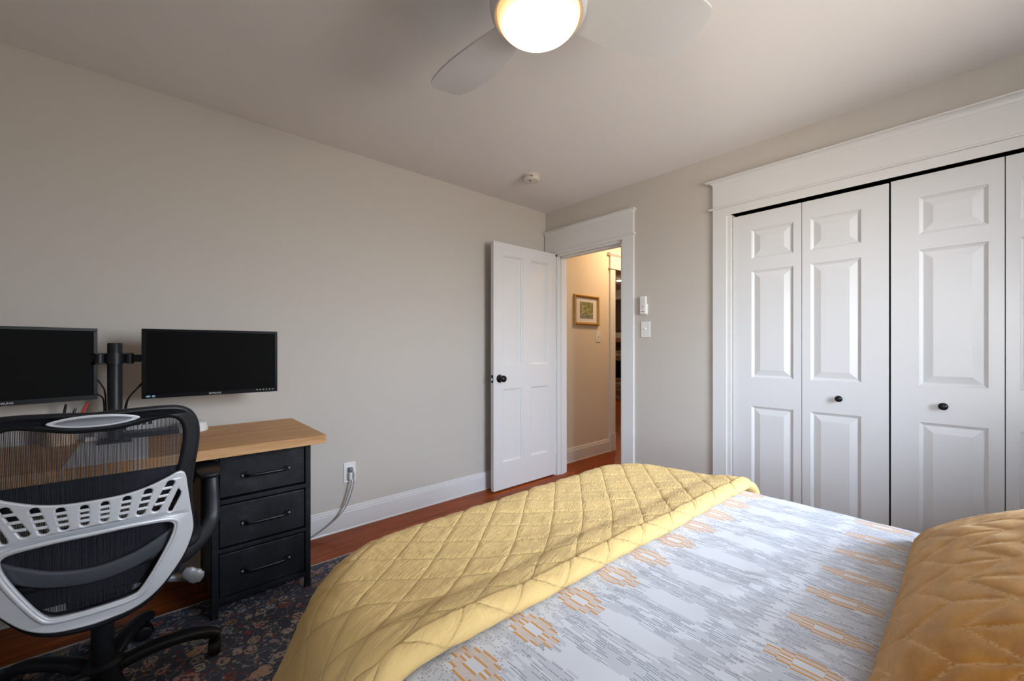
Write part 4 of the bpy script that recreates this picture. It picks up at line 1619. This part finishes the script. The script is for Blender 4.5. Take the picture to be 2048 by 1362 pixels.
pen('marker_pen', 'red marker standing in the tan cup, its tip above the chair back', (-0.262, 2.58, DT + .012), (-0.195, 2.60, 0.925), M['red'])
pen('ballpoint_pen', 'black pen standing in the tan cup, left of the red marker', (-0.283, 2.59, DT + .012), (-0.262, 2.61, 0.925), M['plastic_black'])
pen('ballpoint_pen', 'short dark pen in the tan cup between the black pen and the red marker', (-0.272, 2.575, DT + .012), (-0.232, 2.60, 0.905), M['plastic_black'])

# ------------------------------------------------------------------ wall outlet with plug and cord
ot = thing('wall_outlet', 'white duplex outlet low on the left wall by the desk', 'outlet', (0.984, YW, 0.299))
obj('outlet_plate', boxes((0.945, 1.022, YW - .006, YW, 0.300, 0.427)), M['white_plastic'], ot, bevel=0.003)
obj('receptacle', boxes((0.968, 1.000, YW - .009, YW - .005, 0.369, 0.401), (0.968, 1.000, YW - .009, YW - .005, 0.322, 0.354)), M['white_plastic'], ot, bevel=0.004)
pg = thing('charging_cable', 'grey power cords plugged into the wall outlet and trailing behind the desk', 'power cord', (0.984, YW - .02, 0.02))
obj('plug', boxes((0.970, 0.996, YW - .036, YW - .0095, 0.372, 0.398)), M['silver2'], pg, bevel=0.004)
obj('plug', boxes((0.969, 0.997, YW - .042, YW - .0095, 0.320, 0.368)), M['white_plastic'], pg, bevel=0.006)
for pts in ([(0.985, YW - .035, 0.385), (0.992, YW - .055, 0.36), (0.985, YW - .060, 0.29), (0.962, YW - .058, 0.21), (0.925, YW - .05, 0.14), (0.86, YW - .045, 0.085), (0.78, YW - .04, 0.04), (0.70, YW - .04, 0.012), (0.62, YW - .04, 0.006)],
            [(0.983, YW - .030, 0.325), (0.978, YW - .045, 0.30), (0.962, YW - .040, 0.24), (0.935, YW - .032, 0.165), (0.88, YW - .030, 0.095), (0.80, YW - .030, 0.045), (0.70, YW - .032, 0.010), (0.62, YW - .03, 0.006)]):
    bm = nb()
    pp = smooth_path(pts, 8)
    tube(bm, pp, 0.0034, n=8)
    obj('cord', bm, M['cord'], pg, smooth=True)

# ------------------------------------------------------------------ office chair
XC, YREF = -0.110, 1.66


def yb(z):
    return YREF + (0.69 - z) * 0.12


def BK(h, z, d=0.0):
    """back-plane coordinates: h = distance from the chair's centre line, z = height; d = towards the seat (+y)."""
    y = yb(z)
    s = y / YREF
    curve = 0.55 * h * h                              # wings wrap forward
    return (XC * s + h * s, y + d + curve, CH + (z - CH) * s)


chair = thing('office_chair', 'black mesh office chair with silver back support pushed up to the desk', 'office chair', (XC, 1.92, 0.01))


def bend(me, d=0.0):
    for v in me.vertices:
        p = BK(v.co.x, v.co.z, v.co.y + d)
        v.co = p
    me.update()


def sym(right):
    """closed loop from the right half listed from centre-top clockwise to centre-bottom."""
    left = [(-x, z) for x, z in reversed(right)]
    pts = right + left
    out = []
    for p in pts:
        if not out or math.hypot(p[0] - out[-1][0], p[1] - out[-1][1]) > 1e-4:
            out.append(p)
    if math.hypot(out[0][0] - out[-1][0], out[0][1] - out[-1][1]) < 1e-4:
        out.pop()
    return out


blk_outer = smooth_path([(0.0, .984), (.08, .988), (.15, .989), (.19, .984), (.220, .965), (.237, .93), (.241, .89), (.237, .84), (.226, .77), (.221, .70), (.226, .62), (.222, .56), (.196, .49), (.13, .405), (.07, .375), (0.0, .365)], 5)
blk_inner = smooth_path([(0.0, .927), (.05, .929), (.10, .940), (.14, .948), (.170, .947), (.188, .932), (.196, .90), (.194, .86), (.186, .81), (.179, .76), (.180, .70), (.184, .62), (.162, .55), (.10, .455), (.05, .437), (0.0, .432)], 5)
me = outline_mesh('back_frame', sym(blk_outer), [sym(blk_inner)], 0.026, 0.010)
bend(me, 0.012)
o = obj_me('back_frame', me, M['plastic_black'], chair)
autosmooth(o, 50)

sil_outer = smooth_path([(0.0, .739), (.06, .741), (.11, .751), (.155, .768), (.182, .780), (.196, .777), (.203, .762), (.207, .73), (.214, .67), (.221, .61), (.219, .575), (.200, .52), (.165, .465), (.125, .423), (.075, .399), (0.0, .391)], 5)
sil_hole = smooth_path([(0.0, .640), (.06, .640), (.11, .637), (.150, .632), (.168, .624), (.172, .608), (.160, .57), (.125, .50), (.095, .452), (.075, .440), (.03, .436), (0.0, .436)], 5)
holes = [sym(sil_hole)]
bars = []
for sgn in (-1, 1):
    for k, (hb_, ht_, zb_, zt_, wd) in enumerate(((0.0195, 0.0205, .674, .731, .0085), (0.0585, 0.066, .672, .735, .0090), (0.096, 0.113, .671, .745, .0095), (0.130, 0.165, .671, .757, .0100))):
        loop = []
        for t in range(6):
            a = PI + PI * t / 5
            loop.append((sgn * (hb_ + wd * math.cos(a)), zb_ + wd * 0.8 + wd * 0.8 * math.sin(a)))
        for t in range(6):
            a = PI * t / 5
            loop.append((sgn * (ht_ + wd * math.cos(a)), zt_ - wd * 0.8 + wd * 0.8 * math.sin(a)))
        holes.append(loop)
        for q in (0.25, 0.5, 0.75):
            hx = hb_ + (ht_ - hb_) * q
            zz = zb_ + (zt_ - zb_) * q
            bars.append((sgn * hx, zz, wd + .002, sgn))
    holes.append([(sgn * .163, .661), (sgn * .169, .6625), (sgn * .189, .706), (sgn * .190, .716), (sgn * .184, .727), (sgn * .181, .722), (sgn * .160, .672), (sgn * .159, .664)])
me = outline_mesh('back_support', sil_outer_loop := sym(sil_outer), holes, 0.014, 0.004)
bend(me, -0.012)
o = obj_me('back_support', me, M['silver'], chair)
autosmooth(o, 40)
o['label'] = 'silver slotted back support'
bm = nb()
for hx, zz, wd, s in bars:
    a = [BK(hx - wd, zz - 0.0012 * 0, -0.0165), BK(hx + wd, zz, -0.0165)]
    tube(bm, a, [(0.0030, 0.0042)] * 2, n=8, sq=2)
obj('slot_bar', bm, M['silver'], o)
# raised rim round the lower opening
bm = nb()
rim = sym(smooth_path([(0.0, .648), (.06, .648), (.11, .645), (.155, .640), (.178, .630), (.183, .610), (.170, .565), (.134, .494), (.102, .444), (.078, .430), (.03, .4265), (0.0, .4265)], 5))
ring = [BK(h, z, -0.0185) for h, z in rim]
ring.append(ring[0])
tube(bm, ring, [(0.006, 0.004)] * len(ring), n=8, up=(0, 1, 0), cap=False)
obj('support_rim', bm, M['silver'], o, smooth=True)


def fill_patch(name, loop_right, material, d, nu=40, nv=40):
    """mesh panel filled across a symmetric outline, following the back curve."""
    zs2 = [p[1] for p in loop_right]
    zmin, zmax = min(zs2), max(zs2)
    lp = loop_right

    def half(z, which):
        c = []
        for (x0_, z0_), (x1_, z1_) in zip(lp, lp[1:]):
            if (z0_ - z) * (z1_ - z) <= 0 and abs(z1_ - z0_) > 1e-9:
                c.append(x0_ + (x1_ - x0_) * (z - z0_) / (z1_ - z0_))
        return max(c) if c else 0.0
    verts, faces = [], []
    for j in range(nv + 1):
        z = zmin + (zmax - zmin) * (0.002 + 0.996 * j / nv)
        hw = half(z, 0)
        for i in range(nu + 1):
            h = hw * (2 * i / nu - 1)
            belly = 0.018 * math.sin(PI * min(max((z - .42) / .5, 0), 1)) * (1 - (h / 0.2) ** 2)
            verts.append(BK(h, z, d + belly))
    for j in range(nv):
        for i in range(nu):
            a = j * (nu + 1) + i
            faces.append((a, a + 1, a + nu + 2, a + nu + 1))
    me_ = bpy.data.meshes.new(name)
    me_.from_pydata(verts, [], faces)
    me_.update()
    return obj_me(name, me_, material, chair, smooth=True)


patch = smooth_path([(.05, .934), (.10, .944), (.14, .952), (.172, .950), (.192, .935), (.200, .90), (.198, .86), (.190, .81), (.183, .76), (.184, .70), (.188, .62), (.166, .55), (.105, .452), (.05, .434)], 5)
fill_patch('back_mesh', patch, M['mesh_back'], 0.012)

# badge at the head of the back
bd = [(0.095 * math.cos(a), 0.9615 + 0.0175 * math.sin(a) * (1 - 0.25 * abs(math.cos(a)) ** 3)) for a in [2 * PI * k / 48 for k in range(48)]]
me = outline_mesh('badge', [(x, z) for x, z in bd], [], 0.008, 0.003)
bend(me, -0.005)
o = obj_me('badge', me, M['silver'], chair)
autosmooth(o, 50)
bm = nb()
ring = [BK(x * 0.84, 0.9615 + (z - 0.9615) * 0.68, -0.0095) for x, z in bd]
ring.append(ring[0])
tube(bm, ring, 0.0009, n=6, cap=False)
obj('badge_line', bm, M['print_white'], o)
me = outline_mesh('badge_insert', [(x * 0.82, 0.9615 + (z - 0.9615) * 0.66) for x, z in bd], [], 0.002, 0.0)
bend(me, -0.0092)
obj_me('badge_insert', me, M['silver2'], o)

# seat
SZ = 0.520
SYc = 1.955


def seat_fn(u, v):
    a, b = u * 2 - 1, v * 2 - 1
    k = 1.0 / max(1e-6, (abs(a) ** 5 + abs(b) ** 5) ** (1 / 5)) if (abs(a) ** 5 + abs(b) ** 5) > 1 else 1
    x = XC + a * k * 0.215
    y = SYc + b * k * 0.215
    z = SZ - 0.018 * (1 - a * a) * (1 - b * b) - 0.02 * max(0, b) ** 3 + 0.012 * abs(a) ** 3
    return Vector((x, y, z))


bm = nb()
pts = []
for k in range(48):
    a = 2 * PI * k / 48
    c, s = math.cos(a), math.sin(a)
    c = math.copysign(abs(c) ** 0.45, c)
    s = math.copysign(abs(s) ** 0.45, s)
    pts.append((XC + 0.235 * c, SYc + 0.235 * s, SZ - 0.006 - 0.02 * max(0, s) ** 3))
pts.append(pts[0])
tube(bm, pts, [(0.024, 0.020)] * len(pts), n=10, cap=False)
obj('seat_frame', bm, M['plastic_black'], chair, smooth=True)
grid_obj('seat', 40, 40, seat_fn, M['mesh_seat'], chair)
# lumbar lower bar: curved dark band behind the opening
bm = nb()
bpts = smooth_path([BK(-.19, .590, .012), BK(-.14, .562, .008), BK(-.08, .536, .006), BK(0, .524, .005), BK(.08, .536, .006), BK(.14, .562, .008), BK(.19, .590, .012)], 6)
tube(bm, bpts, [(0.007, 0.022)] * len(bpts), n=14, sq=1.6)
obj('seat_pan', boxes((XC - .20, XC + .20, 1.785, 2.12, 0.405, 0.492)), M['plastic_black'], chair, bevel=0.02)
obj('lumbar_bar', bm, M['lumbar'], chair, smooth=True)
# mechanism, back stem, gas lift
bm = boxes((XC - .075, XC + .075, 1.83, 2.05, 0.360, 0.446))
obj('tilt_mechanism', bm, M['plastic_black'], chair, bevel=0.01)
bm = nb()
sp_ = smooth_path([(XC, 1.72, 0.395), (XC, 1.755, 0.372), (XC, 1.83, 0.378)], 6)
tube(bm, sp_, [(0.07, 0.012)] * len(sp_), n=12, sq=2.5)
obj('back_stem', bm, M['plastic_black'], chair, smooth=True)
bm = nb()
lathe(bm, [(0.028, 0.13), (0.028, 0.26), (0.022, 0.262), (0.022, 0.30), (0.014, 0.302), (0.014, 0.362)], cx=XC, cy=1.92, n=28)
o = obj('gas_lift', bm, M['plastic_black'], chair)
autosmooth(o)
# tension rod and tilt levers
bm = nb()
rp = smooth_path([(XC + .06, 1.90, 0.385), (XC + .12, 1.89, 0.39), (XC + .17, 1.87, 0.388), (XC + .225, 1.86, 0.372)], 5)
tube(bm, rp, 0.005, n=8)
lv = obj('lever', bm, M['plastic_black'], chair, smooth=True)
bm = nb()
rr_ = []
tube(bm, smooth_path([(XC + .205, 1.857, 0.380), (XC + .222, 1.853, 0.368), (XC + .240, 1.848, 0.354), (XC + .262, 1.846, 0.344)], 4), [(0.006, 0.004)] + [(0.016, 0.006)] * 2 + [(0.022, 0.008)] * 4 + [(0.025, 0.009)] * 3 + [(0.019, 0.007)] * 2 + [(0.006, 0.003)], n=16, up=(0, 1, 0))
o = obj('lever_paddle', bm, M['paddle'], lv, smooth=True)
o['label'] = 'silver paddle'
bm = nb()
tube(bm, [(XC + .06, 1.93, 0.375), (XC + .235, 1.885, 0.335)], 0.013, n=14)
obj('tension_rod', bm, M['silver2'], chair, smooth=True)

# arms
for s in (1, -1):
    ax = XC + s * 0.300
    bm = nb()
    pts = smooth_path([(XC + s * .15, 1.86, 0.425), (XC + s * .215, 1.885, 0.440), (XC + s * .265, 1.925, 0.470), (XC + s * .295, 1.960, 0.510), (ax, 1.975, 0.56), (ax, 1.985, 0.62), (ax, 1.995, 0.660)], 5)
    rads = []
    for k in range(len(pts)):
        t = k / (len(pts) - 1)
        rads.append((0.034 - 0.014 * t, 0.026 - 0.004 * t))
    tube(bm, pts, rads, n=14, up=(0, 1, 0), sq=1.6)
    a_o = obj('armrest', bm, M['plastic_black'], chair, smooth=True)
    bm = nb()
    NP = 9
    pp = [(ax - s * .008, 1.945 + .25 * k / NP, 0.676 + 0.006 * math.sin(PI * k / NP)) for k in range(NP + 1)]
    rp_ = [(0.046 * (math.sin(PI * (0.12 + 0.76 * k / NP)) ** 0.45), 0.016 * (math.sin(PI * (0.10 + 0.80 * k / NP)) ** 0.5)) for k in range(NP + 1)]
    tube(bm, pp, rp_, n=20, up=(0, 0, 1), sq=1.7)
    obj('arm_pad', bm, M['plastic_black'], a_o, smooth=True, sub=1)

# five-star base
hub = Vector((XC, 1.92, 0))
bm = nb()
lathe(bm, [(0.035, 0.075), (0.050, 0.08), (0.052, 0.125), (0.040, 0.135)], cx=hub.x, cy=hub.y, n=32)
o = obj('base_hub', bm, M['plastic_black'], chair)
autosmooth(o)
LEN = 0.300
for k in range(5):
    a = math.radians(-4 + 72 * k)
    d_ = Vector((math.cos(a), math.sin(a), 0))
    bm = nb()
    q = smooth_path([tuple(hub + d_ * 0.03 + Vector((0, 0, .100))), tuple(hub + d_ * .12 + Vector((0, 0, .122))), tuple(hub + d_ * .22 + Vector((0, 0, .122))), tuple(hub + d_ * .285 + Vector((0, 0, .106))), tuple(hub + d_ * (LEN + .012) + Vector((0, 0, .088)))], 5)
    tube(bm, q, [(0.026 - 0.006 * t / (len(q) - 1), 0.019 - 0.004 * t / (len(q) - 1)) for t in range(len(q))], n=14, sq=1.5)
    lg = obj('base_leg', bm, M['plastic_black'], chair, smooth=True)
    cp = hub + d_ * LEN
    bm = nb()
    yaw = a + 1.2 + k * 0.9
    if k == 0:
        yaw = math.radians(78)
    ax_ = Vector((math.cos(yaw), math.sin(yaw), 0))                 # rolling direction
    pr_ = Vector((-ax_.y, ax_.x, 0))
    wc = cp + Vector((0, 0, 0.0365)) + ax_ * 0.012
    for sd_ in (-1, 1):
        for w0, w1 in ((0.004, 0.020),):
            ringsW = []
            for off_, rr in ((w0, 0.022), (w0 + .001, 0.025), (w1 - .002, 0.025), (w1, 0.021), (w1 + .001, 0.008)):
                ringsW.append([bm.verts.new(wc + pr_ * sd_ * off_ + ax_ * rr * math.cos(2 * PI * j / 24) + Vector((0, 0, rr * math.sin(2 * PI * j / 24)))) for j in range(24)])
            for A_, B_ in zip(ringsW, ringsW[1:]):
                for j in range(24):
                    bm.faces.new((A_[j], A_[(j + 1) % 24], B_[(j + 1) % 24], B_[j]))
            bm.faces.new(ringsW[0])
            bm.faces.new(ringsW[-1])
    o = obj('caster_wheel', bm, M['plastic_black'], lg)
    autosmooth(o)
    bm = nb()
    pts = []
    for j in range(9):
        th = math.radians(-10 + 200 * j / 8)
        pts.append(tuple(wc + ax_ * 0.028 * math.cos(th) + Vector((0, 0, 0.030 * math.sin(th)))))
    tube(bm, pts, [(0.003, 0.018)] * 9, n=10, up=tuple(pr_), sq=2)
    tube(bm, [cp + Vector((0, 0, .06)), cp + Vector((0, 0, .095))], 0.006, n=10)
    o = obj('caster_fork', bm, M['blackmetal'], lg)
    autosmooth(o)

# cable hanging under the desk behind the chair
bm = nb()
pp = smooth_path([(0.10, 2.60, 0.70), (0.165, 2.58, 0.62), (0.180, 2.57, 0.54), (0.15, 2.58, 0.47), (0.08, 2.60, 0.42), (-0.1, 2.62, 0.30), (-0.2, 2.63, 0.10), (-0.2, 2.63, 0.006)], 8)
tube(bm, pp, 0.0035, n=8)
tag(obj('desk_cable', bm, M['plastic_black'], smooth=True), 'black cable looping down under the desk between chair and pedestal', 'cable')
